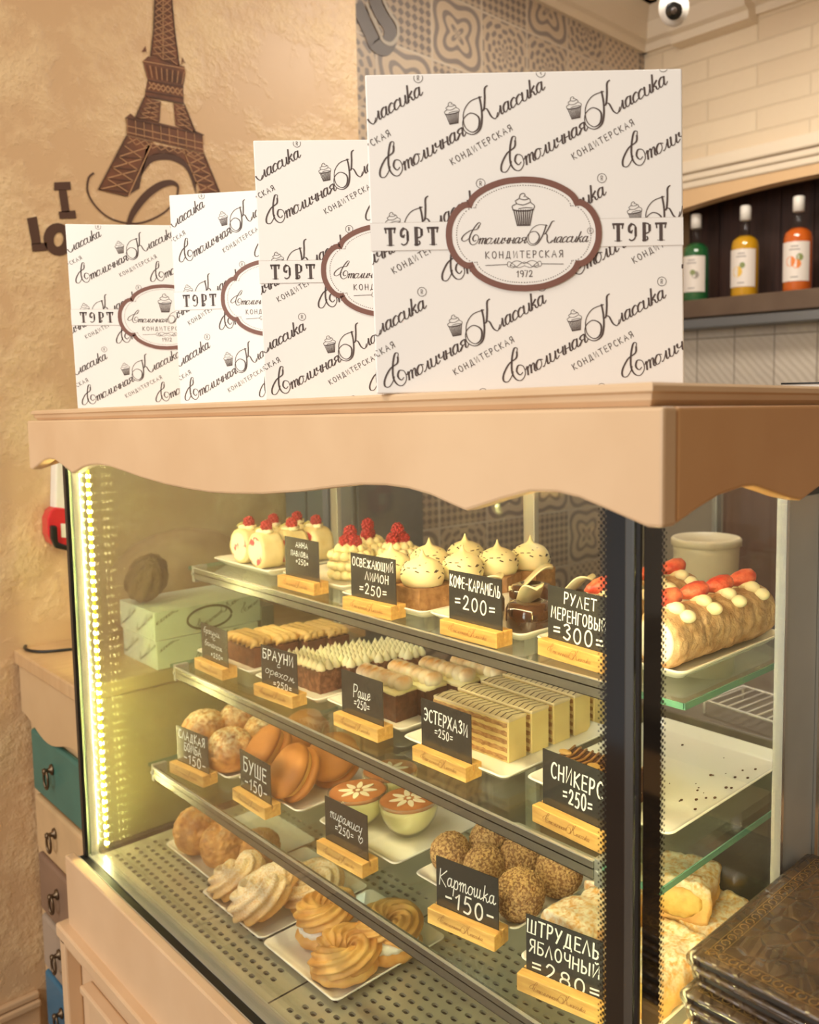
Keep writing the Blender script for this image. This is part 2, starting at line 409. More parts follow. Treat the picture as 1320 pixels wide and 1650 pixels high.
# the shop's swash capitals
CAPC = [['s', (.86, .98), (.92, 1.08), (.8, 1.12), (.56, .8), (.38, .38), (.42, .08), (.6, -.04), (.82, .1), (.86, .38), (.7, .5), (.56, .34), (.62, .16), (.76, .2)],
        ['s', (.86, .98), (.74, .78), (.4, .72), (.06, .48), (-.04, .26), (.1, .16), (.3, .26), (.44, .4)]]
CAPK = [['s', (.90, .96), (.82, .6), (.66, .2), (.44, -.08), (.12, -.10), (-.10, .18), (.02, .52), (.36, .60), (.58, .32), (.42, .0), (.14, -.02), (-.02, .3), (.14, .74), (.52, .96), (.98, .90)],
        ['s', (1.34, 1.14), (1.2, 1.10), (1.06, .80), (.88, .48), (.76, .46)], ['s', (.86, .50), (.98, .42), (1.02, .12), (1.14, -.02), (1.30, .14)]]
def script_logo(mb, x, y, L, rot, fmap, clip=None, m=0, pen=None, reg=True):
    """Столичная Классика written along a line of length L"""
    k = L / 19.9      # x-height
    cap = k * 3.0; st_ = 1.46
    pen = pen or (k * .050, k * .105)
    cr, sr = math.cos(rot), math.sin(rot); sl = .42
    def put(sts, ox, sc, slant):
        for st in sts:
            pts = []
            for px, py in exp(st):
                u = ox + (px * (st_ if slant > .3 else 1) + slant * py) * sc; v = py * sc
                pts.append((x + u * cr - v * sr, y + u * sr + v * cr))
            ribbon(mb, pts, 0, fmap, pen, clip, m)
    put(CAPC, 0, cap, .1); ox = .82 * cap
    for c in 'толичная': put(LO[c][1], ox, k * .92, sl); ox += (LO[c][0] * .86 * st_ + .03) * k * .92
    ox += .16 * cap; put(CAPK, ox, cap, .1); ox += 1.18 * cap
    for c in 'лассика': put(LO[c][1], ox, k * .92, sl); ox += (LO[c][0] * .86 * st_ + .03) * k * .92
    if reg:
        u, v = ox + k * .55, k * 1.75
        X, Y = x + u * cr - v * sr, y + u * sr + v * cr
        ribbon(mb, [(X + k * .5 * math.cos(a), Y + k * .5 * math.sin(a)) for a in [i * PI / 6 for i in range(12)]], k * .03, fmap, None, clip, m, closed=True)
        for st in (UP['Р'][1] + [[(.25, .46), (.45, 0)]]):
            ribbon(mb, [(X - k * .13 + q[0] * k * .5, Y - k * .25 + q[1] * k * .5) for q in exp(st)], k * .025, fmap, None, clip, m)
    return ox
def sans(mb, t, x, y, h, rot, fmap, clip=None, w=None, gap=.28, m=0, center=False):
    write(mb, t, x, y, h, w or h * .055, fmap, UP, gap, 0, rot, None, clip, m, 0, center, 1.15)
def cupcake(mb, x, y, s, rot, fmap, clip=None, m=0):
    cr, sr = math.cos(rot), math.sin(rot)
    f = lambda u, v: (x + (u * cr - v * sr) * s, y + (u * sr + v * cr) * s)
    for i in range(9):
        t = i / 8
        ribbon(mb, [f(-.42 + .84 * t, .02), f(-.28 + .56 * t, -.62)], s * .026, fmap, None, clip, m)
    ribbon(mb, [f(-.46, .04), f(-.2, -.02), f(.2, -.02), f(.46, .04)], s * .03, fmap, None, clip, m)
    ribbon(mb, [f(-.28, -.64), f(.28, -.64)], s * .03, fmap, None, clip, m)
    for st in ([(-.46, .06), (-.48, .2), (-.3, .3), (-.34, .42), (-.18, .52), (-.12, .68), (.02, .74), (.1, .66), (.04, .6)],
               [(.46, .06), (.5, .2), (.34, .34), (.3, .48), (.12, .6)], [(-.3, .3), (0, .24), (.3, .34)], [(-.18, .52), (.05, .46), (.24, .5)], [(-.2, .08), (.1, .12), (.4, .1)]):
        ribbon(mb, [f(*q) for q in crom(st)], s * .018, fmap, None, clip, m)
# ================================================================== THE SETTING
XW, XT, YB, ZF, ZC = -1.88, -1.98, 2.63, -0.64, 2.62     # plaster wall, tiled wall, back wall, floor, ceiling
YE = hit(578, 225, 0, XW).y                               # where the plaster wall ends

def plaster():
    m = bpy.data.materials.new('plaster'); m.use_nodes = True
    nt = m.node_tree; n = nt.nodes; L = nt.links; b = n['Principled BSDF']
    tc = n.new('ShaderNodeTexCoord')
    big = n.new('ShaderNodeTexNoise'); big.inputs['Scale'].default_value = 3.2; big.inputs['Detail'].default_value = 6; big.inputs['Roughness'].default_value = .72
    fine = n.new('ShaderNodeTexNoise'); fine.inputs['Scale'].default_value = 75; fine.inputs['Detail'].default_value = 6
    L.new(tc.outputs['Object'], big.inputs['Vector']); L.new(tc.outputs['Object'], fine.inputs['Vector'])
    r = n.new('ShaderNodeValToRGB'); r.color_ramp.elements[0].position = .47; r.color_ramp.elements[1].position = .60
    L.new(big.outputs['Fac'], r.inputs[0])
    cr = n.new('ShaderNodeMixRGB'); cr.inputs[1].default_value = lin((210, 176, 136)); cr.inputs[2].default_value = lin((226, 197, 154))
    L.new(r.outputs[0], cr.inputs[0]); L.new(cr.outputs[0], b.inputs['Base Color'])
    mu = n.new('ShaderNodeMath'); mu.operation = 'MULTIPLY'; L.new(r.outputs[0], mu.inputs[0]); L.new(fine.outputs['Fac'], mu.inputs[1])
    bu = n.new('ShaderNodeBump'); bu.inputs['Strength'].default_value = .6; bu.inputs['Distance'].default_value = .008
    L.new(mu.outputs[0], bu.inputs['Height']); L.new(bu.outputs[0], b.inputs['Normal'])
    b.inputs['Roughness'].default_value = .42
    return m
PLASTER = plaster()

def tilemat():
    """patchwork cement tiles: a different pattern in every square"""
    T = 0.235
    m = bpy.data.materials.new('patchwork_tiles'); m.use_nodes = True
    nt = m.node_tree; n = nt.nodes; L = nt.links; b = n['Principled BSDF']
    tc = n.new('ShaderNodeTexCoord'); sp = n.new('ShaderNodeSeparateXYZ'); L.new(tc.outputs['Object'], sp.inputs[0])
    def M_(op, a, bb=None, c=None):
        q = n.new('ShaderNodeMath'); q.operation = op
        for i, v in enumerate((a, bb, c)):
            if v is None: continue
            if isinstance(v, (int, float)): q.inputs[i].default_value = v
            else: L.new(v, q.inputs[i])
        return q.outputs[0]
    u = M_('DIVIDE', sp.outputs[1], T); v = M_('DIVIDE', sp.outputs[2], T)
    fu = M_('FLOOR', u); fv = M_('FLOOR', v)
    lu = M_('SUBTRACT', M_('SUBTRACT', u, fu), .5); lv = M_('SUBTRACT', M_('SUBTRACT', v, fv), .5)
    cb = n.new('ShaderNodeCombineXYZ'); L.new(fu, cb.inputs[0]); L.new(fv, cb.inputs[1])
    wn = n.new('ShaderNodeTexWhiteNoise'); L.new(cb.outputs[0], wn.inputs[0])
    rad = M_('SQRT', M_('ADD', M_('MULTIPLY', lu, lu), M_('MULTIPLY', lv, lv)))
    ang = M_('ARCTAN2', lv, lu)
    pa = M_('GREATER_THAN', M_('MULTIPLY', M_('SINE', M_('MULTIPLY', M_('ADD', lu, lv), 25.1)), M_('SINE', M_('MULTIPLY', M_('SUBTRACT', lu, lv), 25.1))), .05)
    pb = M_('GREATER_THAN', M_('MULTIPLY', M_('SINE', M_('MULTIPLY', rad, 42.0)), M_('COSINE', M_('MULTIPLY', ang, 8.0))), .12)
    pc = M_('GREATER_THAN', M_('SINE', M_('ADD', M_('MULTIPLY', rad, 30.0), M_('MULTIPLY', M_('COSINE', M_('MULTIPLY', ang, 4.0)), 2.2))), .35)
    pd = M_('GREATER_THAN', M_('MULTIPLY', M_('COSINE', M_('MULTIPLY', lu, 37.7)), M_('COSINE', M_('MULTIPLY', lv, 37.7))), .3)
    def sel(k): return M_('MULTIPLY', M_('GREATER_THAN', wn.outputs['Value'], k), M_('LESS_THAN', wn.outputs['Value'], k + .25))
    tot = M_('ADD', M_('ADD', M_('MULTIPLY', sel(0), pa), M_('MULTIPLY', sel(.25), pb)), M_('ADD', M_('MULTIPLY', sel(.5), pc), M_('MULTIPLY', sel(.75), pd)))
    mx = n.new('ShaderNodeMixRGB'); L.new(tot, mx.inputs[0])
    mx.inputs[1].default_value = lin((197, 179, 158)); mx.inputs[2].default_value = lin((138, 129, 125))
    m2 = n.new('ShaderNodeMixRGB'); m2.blend_type = 'MULTIPLY'; m2.inputs[0].default_value = .55
    rr = n.new('ShaderNodeValToRGB'); rr.color_ramp.elements[0].color = lin((196, 188, 180)); rr.color_ramp.elements[1].color = lin((255, 250, 240))
    L.new(wn.outputs['Value'], rr.inputs[0]); L.new(mx.outputs[0], m2.inputs[1]); L.new(rr.outputs[0], m2.inputs[2])
    gr = M_('MAXIMUM', M_('GREATER_THAN', M_('ABSOLUTE', lu), .482), M_('GREATER_THAN', M_('ABSOLUTE', lv), .482))
    m3 = n.new('ShaderNodeMixRGB'); L.new(gr, m3.inputs[0]); L.new(m2.outputs[0], m3.inputs[1]); m3.inputs[2].default_value = lin((190, 176, 158))
    L.new(m3.outputs[0], b.inputs['Base Color']); b.inputs['Roughness'].default_value = .45
    return m
TILES = tilemat()

def brickmat(name, c1, c2, mortar, bw, rh, off, msize, bump, axis_swap=True, wave=False):
    m = bpy.data.materials.new(name); m.use_nodes = True
    nt = m.node_tree; n = nt.nodes; L = nt.links; b = n['Principled BSDF']
    tc = n.new('ShaderNodeTexCoord'); sp = n.new('ShaderNodeSeparateXYZ'); cb = n.new('ShaderNodeCombineXYZ')
    L.new(tc.outputs['Object'], sp.inputs[0]); L.new(sp.outputs[0], cb.inputs[0]); L.new(sp.outputs[2], cb.inputs[1])
    br = n.new('ShaderNodeTexBrick'); br.offset = off; br.inputs['Scale'].default_value = 1
    br.inputs['Brick Width'].default_value = bw; br.inputs['Row Height'].default_value = rh; br.inputs['Mortar Size'].default_value = msize
    br.inputs['Mortar Smooth'].default_value = .6
    br.inputs['Color1'].default_value = lin(c1); br.inputs['Color2'].default_value = lin(c2); br.inputs['Mortar'].default_value = lin(mortar)
    L.new(cb.outputs[0], br.inputs['Vector']); L.new(br.outputs['Color'], b.inputs['Base Color'])
    ns = n.new('ShaderNodeTexWave' if wave else 'ShaderNodeTexNoise'); ns.inputs['Scale'].default_value = 16 if wave else 24
    if wave: ns.bands_direction = 'DIAGONAL'; ns.inputs['Distortion'].default_value = 1.5; L.new(cb.outputs[0], ns.inputs['Vector'])
    else: L.new(tc.outputs['Object'], ns.inputs['Vector'])
    sb = n.new('ShaderNodeMath'); sb.operation = 'MULTIPLY_ADD'; sb.inputs[1].default_value = -1.2
    L.new(br.outputs['Fac'], sb.inputs[0]); L.new(ns.outputs['Fac'], sb.inputs[2])
    bu = n.new('ShaderNodeBump'); bu.inputs['Strength'].default_value = bump; bu.inputs['Distance'].default_value = .012
    L.new(sb.outputs[0], bu.inputs['Height']); L.new(bu.outputs[0], b.inputs['Normal'])
    b.inputs['Roughness'].default_value = .5
    return m
BRICK = brickmat('cream_brick', (226, 207, 178), (217, 196, 166), (210, 190, 160), .47, .088, .5, .006, .35)
SPLASH = brickmat('wavy_tiles', (196, 184, 168), (190, 178, 162), (146, 134, 120), .187, .30, 0, .005, .16, wave=True)
CREAM = mat('cream_trim', (226, 210, 186), .45)
CEIL = mat('ceiling_paint', (205, 176, 132), .7)
OAK = mat('painted_wood', (224, 193, 156), .42, col2=(215, 182, 144), scale=5, bump=.03, bscale=25)
DARKWOOD = mat('dark_planks', (64, 38, 30), .5, col2=(46, 27, 22), scale=8, stretch=(6, 1, .4))

b = MB(); b.box(XW - .16, XW, -2.2, YE, ZF, ZC); struct(b.build('wall_left', PLASTER))
b = MB(); b.box(XT - .1, XT, YE - .3, YB + .3, ZF, ZC); wl = struct(b.build('wall_side', TILES))
# the large scrolled bracket painted on the tiles by the plaster edge
b = MB()
fm = lambda u, v: (XT + .003, u, v)
pts = [hit(x, y, 0, XT) for x, y in ((578, 14), (590, 42), (598, 58), (604, 72), (618, 77), (628, 64), (627, 45), (616, 28), (606, 8), (603, -12), (606, -30))]
cy = crom([(p.y, p.z) for p in pts], 5)
ribbon(b, cy, .026, fm); ribbon(b, [(y + .0, z) for y, z in cy], .006, lambda u, v: (XT + .005, u + .03, v + .02), m=1)
b.build('painted_scroll', [mat('tile_ink', (112, 106, 104), .5), mat('tile_ink_pale', (176, 166, 152), .5)], wl)

# back wall: bricks above, arched niche with a shelf, wavy tiles below
zb0, zs1, zs0, zt0, zm0, zm1 = [hit(1200, y, 1, YB).z for y in (640, 475, 508, 520, 284, 243)]
xr = 1.6
b = MB(); b.box(XT, xr, YB, YB + .12, zm0 - .02, ZC); wb = struct(b.build('wall_back', BRICK))
b = MB()
for k, (zz0, zz1, dd) in enumerate(((zm0 + .05, zm1, .045), (zm0 + .02, zm0 + .05, .03), (zm0 - .01, zm0 + .02, .02))):
    b.box(XT, xr, YB - dd, YB + .02, zz0, zz1)
struct(b.build('trim_1', CREAM, bevel=.008))
# arch board
xa0, xa1 = -1.90, -.38; xm = (xa0 + xa1) / 2
st = [xa0 + (xa1 - xa0) * i / 24 for i in range(25)]
z_mid = hit(1320, 281, 1, YB).z; z_end = z_mid - (z_mid - hit(1110, 334, 1, YB).z) / .58
arc = [z_end + (z_mid - z_end) * (1 - ((x - xm) / (xm - xa0)) ** 2) for x in st]
b = MB(); b.strip([(x, zm0 - .0) for x in st], list(zip(st, arc)), YB - .01, YB + .05, 1)
b.box(XT, xa0, YB - .01, YB + .30, zs0, zm0); b.box(xa1, xr, YB - .01, YB + .30, zs0, zm0)
struct(b.build('trim_2', mat('arch_paint', (214, 178, 134), .5)))
b = MB(); b.box(XT, xr, YB + .26, YB + .30, zs0, zm0); b.box(XT, xr, YB + .051, YB + .30, zm0 - .004, zm0 + .02)
x = xa0
while x < xa1:
    b.box(x, x + .006, YB + .252, YB + .262, zs1, zm0); x += .155
struct(b.build('wall_niche', DARKWOOD))
b = MB(); b.box(XT, xr, YB, YB + .12, ZF, zs0); struct(b.build('wall_backsplash', SPLASH))
b = MB(); b.box(XT + .02, xr, YB - .03, YB + .262, zs0 + .004, zs1 - .004)
tag(b.build('niche_shelf', mat('shelf_wood', (104, 84, 66), .5, col2=(92, 72, 56), scale=6), bevel=.004), 'dark brown shelf board under the syrup bottles in the arched niche', 'shelf')
b = MB(); b.box(XT + .02, .9, YB - .10, YB - .002, zs0 - .05, zs0 - .012)
tag(b.build('rail', mat('grey_rail', (120, 122, 124), .35, .6), bevel=.004), 'grey metal rail below the bottle shelf above the wavy tiles', 'rail')

b = MB(); b.box(XT - .1, 2.2, -2.4, YB + .3, ZF - .05, ZF); struct(b.build('floor', mat('floor_tiles', (150, 128, 104), .4, col2=(135, 112, 90), scale=4)))
b = MB(); b.box(XT - .1, 1.7, .2, YB + .3, ZC, ZC + .05); struct(b.build('ceiling', CEIL))
# cornice, with the stepped piece on the back wall
zk = hit(1040, 88, 1, YB).z
def corn(b, prof, a0, a1, axis):
    n = len(prof)
    P = (lambda d, z, a: (XT + d, a, z)) if axis == 0 else (lambda d, z, a: (a, YB - d, z))
    vs = [P(d, z, a0) for d, z in prof] + [P(d, z, a1) for d, z in prof]
    b.add(vs, [(i, (i + 1) % n, n + (i + 1) % n, n + i) for i in range(n)] + [list(range(n)), [n + i for i in range(n)]])
prof = [(0, zk), (.02, zk), (.025, zk + .03), (.05, zk + .04), (.07, zk + .10), (.13, zk + .16), (.14, zk + .20), (.14, ZC), (0, ZC)]
b = MB(); corn(b, prof, YE - .2, YB, 0); struct(b.build('trim_3', CREAM))
b = MB(); x1, x2 = hit(1097, 90, 1, YB).x, hit(1222, 40, 1, YB).x
corn(b, prof, XT, xr, 1)
p2_ = [(d + .055, z - .03) for d, z in prof[:-2]] + [(.195, ZC), (0, ZC), (0, zk - .03)]
corn(b, p2_, x1, x2, 1); struct(b.build('trim_4', CREAM))
# skirting on the plaster wall
zsk = hit(66, 1590, 0, XW).z
b = MB(); b.box(XW, XW + .016, -2.2, .02, ZF, zsk - .035); b.box(XW, XW + .026, -2.2, .02, zsk - .035, zsk - .018); b.box(XW, XW + .018, -2.2, .02, zsk - .016, zsk)
struct(b.build('baseboard_left', mat('skirting_paint', (206, 172, 134), .45), bevel=.004))

# ------------------------------------------------------------------ mural on the plaster wall
mu = thing('wall_mural', 'brown mural of an iron lattice tower with lettering on the plaster wall', 'mural', (XW, hit(260, 200, 0, XW).y, hit(260, 300, 0, XW).z), world=True)
INK = mat('mural_brown', (92, 58, 40), .6, col2=(122, 74, 48), scale=22); INKD = mat('mural_dark', (82, 54, 40), .6); INKP = mat('mural_pale', (196, 150, 108), .6)
def zt(x, y):
    h = hit(140 + x / 4.458, y / 4.458, 0, XW); return (h.y, h.z)
fm = lambda u, v: (XW + .0015, u, v)
fm2 = lambda u, v: (XW + .0025, u, v)
b = MB()
for P in ([(487, -60), (603, -60), (607, 0), (625, 200), (662, 475), (455, 405), (478, 220)],
          [(400, 440), (440, 405), (700, 480), (705, 535), (690, 625), (435, 575)],
          [(435, 575), (690, 625), (695, 745), (412, 700)],
          [(412, 700), (530, 730), (520, 880), (345, 850)], [(620, 740), (700, 760), (780, 960), (635, 900)],
          [(280, 845), (312, 815), (345, 845), (790, 945), (832, 965), (838, 1100), (285, 970)],
          [(285, 975), (470, 1020), (380, 1200), (310, 1390), (290, 1412), (80, 1365)],
          [(690, 1070), (838, 1105), (955, 1390), (830, 1400), (765, 1260)],
          [(430, 400), (420, 330), (392, 375), (425, 372)], [(676, 478), (683, 410), (712, 465), (690, 440)]):
    poly(b, [zt(*q) for q in P], fm)
# arch band
ao = crom([(460, 1022), (560, 1035), (690, 1070), (750, 1250), (825, 1400)], 6)
ai = crom([(378, 1345), (400, 1245), (470, 1165), (550, 1148), (640, 1165), (720, 1230), (785, 1400)], 6)
for (p0, p1) in (((300, 1400), (375, 1355)),):
    poly(b, [zt(300, 1400), zt(375, 1355), zt(395, 1250), zt(440, 1100), zt(400, 1150)], fm, 1)
top_a = crom([(400, 1190), (450, 1120), (550, 1100), (650, 1120), (730, 1190), (780, 1300)], 6)
in_a = crom([(385, 1270), (460, 1172), (550, 1148), (640, 1165), (720, 1230), (785, 1400)], 6)
for i in range(len(top_a) - 1):
    poly(b, [zt(*q) for q in (top_a[i], top_a[i + 1], in_a[i + 1], in_a[i])], fm, 1)
poly(b, [zt(*q) for q in ((430, 1030), (700, 1075), (740, 1190), (650, 1118), (550, 1098), (450, 1118), (400, 1180))], fm)
def ln(P, wd, m): ribbon(b, [zt(*q) for q in P], wd, fm2, m=m)
def lerp(a, c, t): return (a[0] + (c[0] - a[0]) * t, a[1] + (c[1] - a[1]) * t)
def lattice(A, B, Cc, D, n, wd=.0008):     # A-B left edge down, C-D right edge down
    for i in range(n):
        t0, t1 = i / n, (i + 1) / n
        a0, a1, c0, c1 = lerp(A, B, t0), lerp(A, B, t1), lerp(Cc, D, t0), lerp(Cc, D, t1)
        ln([a0, c1], wd, 2); ln([c0, a1], wd, 2); ln([a1, c1], wd, 1)
lattice((492, 0), (470, 390), (545, 0), (545, 430), 9); lattice((545, 0), (545, 430), (600, 0), (650, 470), 9)
ln([(487, -60), (478, 220), (455, 405)], .0014, 1); ln([(603, -60), (625, 200), (662, 475)], .0014, 1); ln([(545, -60), (545, 430)], .0009, 2)
for i in range(14):
    t = i / 13; ln([lerp((430, 470), (695, 520), t), lerp((450, 560), (680, 605), t)], .0008, 2 if i % 2 else 1)
for i in range(7):
    t0, t1 = i / 7, (i + 1) / 7
    a, c, d, e = lerp((445, 590), (680, 640), t0), lerp((445, 590), (680, 640), t1), lerp((440, 640), (685, 690), t0), lerp((440, 640), (685, 690), t1)
    ln([a, e], .0012, 2); ln([c, d], .0012, 2)
ln([(400, 440), (700, 495), (705, 530)], .001, 2); ln([(420, 655), (690, 705)], .0016, 1); ln([(436, 578), (690, 628)], .0014, 1); ln([(425, 690), (692, 745)], .002, 1)
lattice((430, 715), (370, 850), (520, 735), (510, 875), 4); lattice((630, 750), (645, 900), (700, 770), (765, 950), 4)
for i in range(10):
    t = i / 9; ln([lerp((285, 850), (830, 975), t), lerp((290, 960), (835, 1090), t)], .0008, 2)
ln([(283, 905), (834, 1030)], .001, 2); ln([(285, 950), (836, 1075)], .001, 2); ln([(280, 848), (835, 970)], .0016, 1)
for i in range(9):
    t0, t1 = i / 9, (i + 1) / 9
    a, c, d, e = lerp((300, 985), (820, 1100), t0), lerp((300, 985), (820, 1100), t1), lerp((290, 1030), (830, 1140), t0), lerp((290, 1030), (830, 1140), t1)
    ln([a, e], .0009, 2); ln([c, d], .0009, 2)
lattice((270, 1050), (95, 1360), (430, 1060), (300, 1385), 4, .0011); lattice((715, 1110), (800, 1380), (835, 1130), (940, 1380), 4, .0011)
ln([(470, 1020), (300, 1400)], .0011, 2); ln([(285, 975), (80, 1365), (290, 1410)], .0014, 1); ln([(690, 1075), (820, 1400)], .0011, 2); ln([(838, 1105), (955, 1390)], .0014, 1)
ln([(412, 700), (345, 850)], .0014, 1); ln([(697, 750), (780, 955)], .0014, 1)
b.build('tower', [INK, INKD, INKP], mu)
b = MB()
ribbon(b, crom([zt(*q) for q in ((45, 1245), (10, 1285), (5, 1380), (60, 1480), (160, 1565), (300, 1605), (430, 1590), (570, 1515), (640, 1420), (655, 1345))], 6), .0022, fm)
k = crom([zt(*q) for q in ((290, 1640), (330, 1530), (420, 1410), (520, 1335), (600, 1312), (645, 1330), (655, 1370), (650, 1400))], 6)
ribbon(b, k, [.0075 * math.sin(PI * min(1, max(.12, i / len(k) * 1.15 + .05)) ** .8) + .0012 for i in range(len(k))], lambda u, v: (XW + .0022, u, v))
def pw(x, y): h = hit(x, y, 0, XW); return (h.y, h.z)
for P in ([(87, 294), (113, 293), (114, 306), (87, 307)], [(94, 306), (107, 306), (112, 342), (99, 342)], [(94, 341), (121, 339), (123, 352), (96, 353)],
          [(43, 352), (59, 349), (66, 393), (51, 394)], [(50, 393), (75, 391), (76, 404), (52, 406)]):
    poly(b, [pw(*q) for q in P], fm)
o_ = [pw(94 + 16 * math.cos(a), 386 + 19 * math.sin(a)) for a in [i * PI / 10 for i in range(20)]]
ribbon(b, o_, .011, fm, closed=True)
b.build('lettering', INKD, mu)
# ================================================================== THE DISPLAY CASE
LX = -1.41; DY = 0.60
case = thing('display_case', 'refrigerated glass pastry case with scalloped cream wooden top and dark corner bands', 'display case', (-.7, .3, ZF), world=True)
GLASS = glass('clear_glass', (.985, .995, .99)); SHGLASS = glass('shelf_glass', (.93, .97, .945), extra=.02)
GEDGE = mat('glass_edge_green', (86, 132, 112), .15, coat=.5)
ALU = mat('brushed_aluminium', (192, 190, 182), .30, .55, bump=.02, bscale=200)
STEEL = mat('stainless_sheet', (196, 203, 203), .36, .1, col2=(178, 186, 186), scale=4)
BLACK = mat('black_gasket', (22, 21, 20), .35); ENAMEL = mat('black_enamel', (24, 18, 15), .08, coat=.5)
KT = (.919 - .891) / 1.525
def shear(mb):
    mb.v = [(x, y, z + KT * (x - .06)) for x, y, z in mb.v]; return mb

# --- scalloped crown
def front_bottom(t):   # t: 0 = right corner, 1 = left corner (symmetrical)
    pts = [(.06, .824), (.045, .8235), (.025, .829), (0, .836), (-.026, .843), (-.052, .8465), (-.085, .8455), (-.125, .836), (-.155, .8275), (-.172, .823), (-.190, .827),
           (-.225, .8355), (-.262, .8405), (-.30, .8420), (-.345, .8405), (-.40, .835), (-.47, .827), (-.56, .8195), (-.64, .816), (-.7025, .8145)]
    return pts
half = front_bottom(0)
full = half + [(-1.405 - x, z) for x, z in half[::-1][1:]]
full = [p for i, p in enumerate(full)]
mb = MB(); mb.strip([(x, .919) for x, z in full], full, -.05, -.030, 1); shear(mb)
crown = mb.build('crown', OAK, case, bevel=.003)
sd = [(-.0299, .825), (-.002, .834), (.033, .843), (.071, .8475), (.092, .8465), (.118, .840), (.15, .832), (.182, .826)]
sfull = sd + [(.20, .831), (.24, .842), (.285, .8465), (.33, .842), (.37, .831), (.388, .826)] + [(.57 - y, z) for y, z in sd[::-1][1:]]
for xs, nm in ((.040, 1), (-1.465, 2)):
    mb = MB(); mb.strip([(y, .919) for y, z in sfull], sfull, xs, xs + .020, 0); shear(mb); mb.build('side_fascia', mat('painted_wood_shaded', (212, 164, 112), .42, col2=(202, 150, 98), scale=5, bump=.03, bscale=25) if nm == 1 else OAK, crown, bevel=.003)  # right side: shade and warm light put into a darker, oranger wood colour
mb = MB(); mb.box(-1.44, .036, -.030, DY + .02, .895, .9195); shear(mb); mb.build('ceiling_board', OAK, crown)
# moulded top slab
mb = MB()
pr = [(0, .9195), (.010, .9195), (.0145, .9245), (.0155, .9295), (.019, .9315), (.019, .936), (.016, .9385), (0, .9385)]
x0, x1, y0, y1 = -1.432, .028, -.027, DY + .02
rings = [(o, z) for o, z in pr[1:-1]]
vs = []; fs = []
for o, z in rings: vs += [(x0 - o, y0 - o, z), (x1 + o, y0 - o, z), (x1 + o, y1 + o, z), (x0 - o, y1 + o, z)]
for j in range(len(rings) - 1):
    for k in range(4): fs.append((4 * j + k, 4 * j + (k + 1) % 4, 4 * j + 4 + (k + 1) % 4, 4 * j + 4 + k))
fs += [(3, 2, 1, 0), tuple(4 * (len(rings) - 1) + k for k in range(4))]
mb.add(vs, fs); shear(mb); mb.build('top_slab', OAK, case)
SLAB = lambda x: .9385 + KT * (x - .06)

# --- glazing
mb = MB(); mb.box(LX, -.002, -.0, .004, .0, .90); mb.build('front_glass', GLASS, case)
mb = MB(); mb.box(LX + .006, -.012, .018, .022, .004, .90); mb.build('inner_front_glass', GLASS, case)
mb = MB(); mb.box(-.002, .002, .004, .262, .0, .90); mb.build('side_glass', GLASS, case)
mb = MB(); mb.box(LX - .004, LX, .004, DY - .03, .0, .90); mb.build('end_glass', glass('tinted_glass', (.83, .895, .83)), case)
# black printed bands beside the corner, with their dotted edge
def u_front(px): return hit(px, 1250, 1, 0).x
def u_side(px): return hit(px, 1250, 0, .002).y
bx0, bx1 = u_front(978), u_front(1016); by1 = u_side(1063)
mb = MB(); mb.box(bx0, bx1, -.0010, -.0002, .0, .89)
band = mb.build('printed_band', ENAMEL, case)
def dots(fn, cols, z0, z1):
    d = MB(); r0 = .0021
    z = z0; k = 0
    while z < z1:
        for j, (du, r) in enumerate(cols):
            zz = z + (.00305 if j % 2 else 0)
            d.add([fn(du + r * math.cos(a), zz + r * math.sin(a)) for a in [i * PI / 3 for i in range(6)]], [(0, 1, 2, 3, 4, 5)])
        z += .0061
    return d
mb = dots(lambda u, v: (bx0 - u, -.0006, v), ((.0002, .0026), (.0033, .0021), (.0064, .0016), (.0093, .0010)), .0, .89)
mb.build('dotted_edge', ENAMEL, band)
mb = MB(); mb.box(.0022, .0030, .0035, by1, .0, .89); band2 = mb.build('printed_band', ENAMEL, case)
mb = dots(lambda u, v: (.0026, by1 + u, v), ((.0002, .0026), (.0036, .0020), (.0070, .0013)), .0, .89)
mb.build('dotted_edge', ENAMEL, band2)
mb = MB(); mb.box(u_front(1010), -.0035, -.0035, .0, .0, .89); mb.box(-.0030, .0016, -.0016, .003, .0, .89, 1); mb.build('corner_post', [mat('corner_steel', (120, 122, 122), .22, .9), BLACK], case, bevel=.0006)
mb = MB(); mb.box(LX - .010, LX + .004, -.006, .0, -.002, .89); mb.box(LX - .016, LX - .010, -.004, .03, -.002, .89, 1); mb.box(LX + .004, LX + .009, .004, .018, .0, .89, 1)
mb.build('end_post', [BLACK, ALU], case, bevel=.001)
# rear of the right side: sheet steel with an edge bead
mb = MB(); mb.box(-.006, .004, .262, .338, -.01, .818); mb.box(-.006, .004, .346, DY, -.01, .90); mb.build('side_panel', STEEL, case, bevel=.0015)
mb = MB(); mb.box(-.004, .0075, .338, .346, -.01, .82); mb.box(-.006, .006, .256, .262, .0, .90); mb.build('edge_bead', mat('bright_steel', (215, 214, 208), .2, .8), case)
mb = MB(); mb.box(-.006, .0065, .262, DY, .818, .835); mb.build('top_rail', mat('dark_grey_metal', (72, 74, 74), .35, .7), case)
# rear sliding doors
for xa, xb in ((LX + .01, -.70), (-.71, -.01)):
    mb = MB(); yy = DY - .01 if xa < -1 else DY - .026
    mb.box(xa, xb, yy, yy + .004, .02, .88); d = mb.build('rear_door', GLASS, case)
    mb = MB(); mb.box(xa, xa + .028, yy - .004, yy + .009, .0, .89); mb.box(xb - .028, xb, yy - .004, yy + .009, .0, .89); mb.box(xa, xb, yy - .004, yy + .009, .0, .024)
    mb.build('door_frame', ALU, d, bevel=.002)

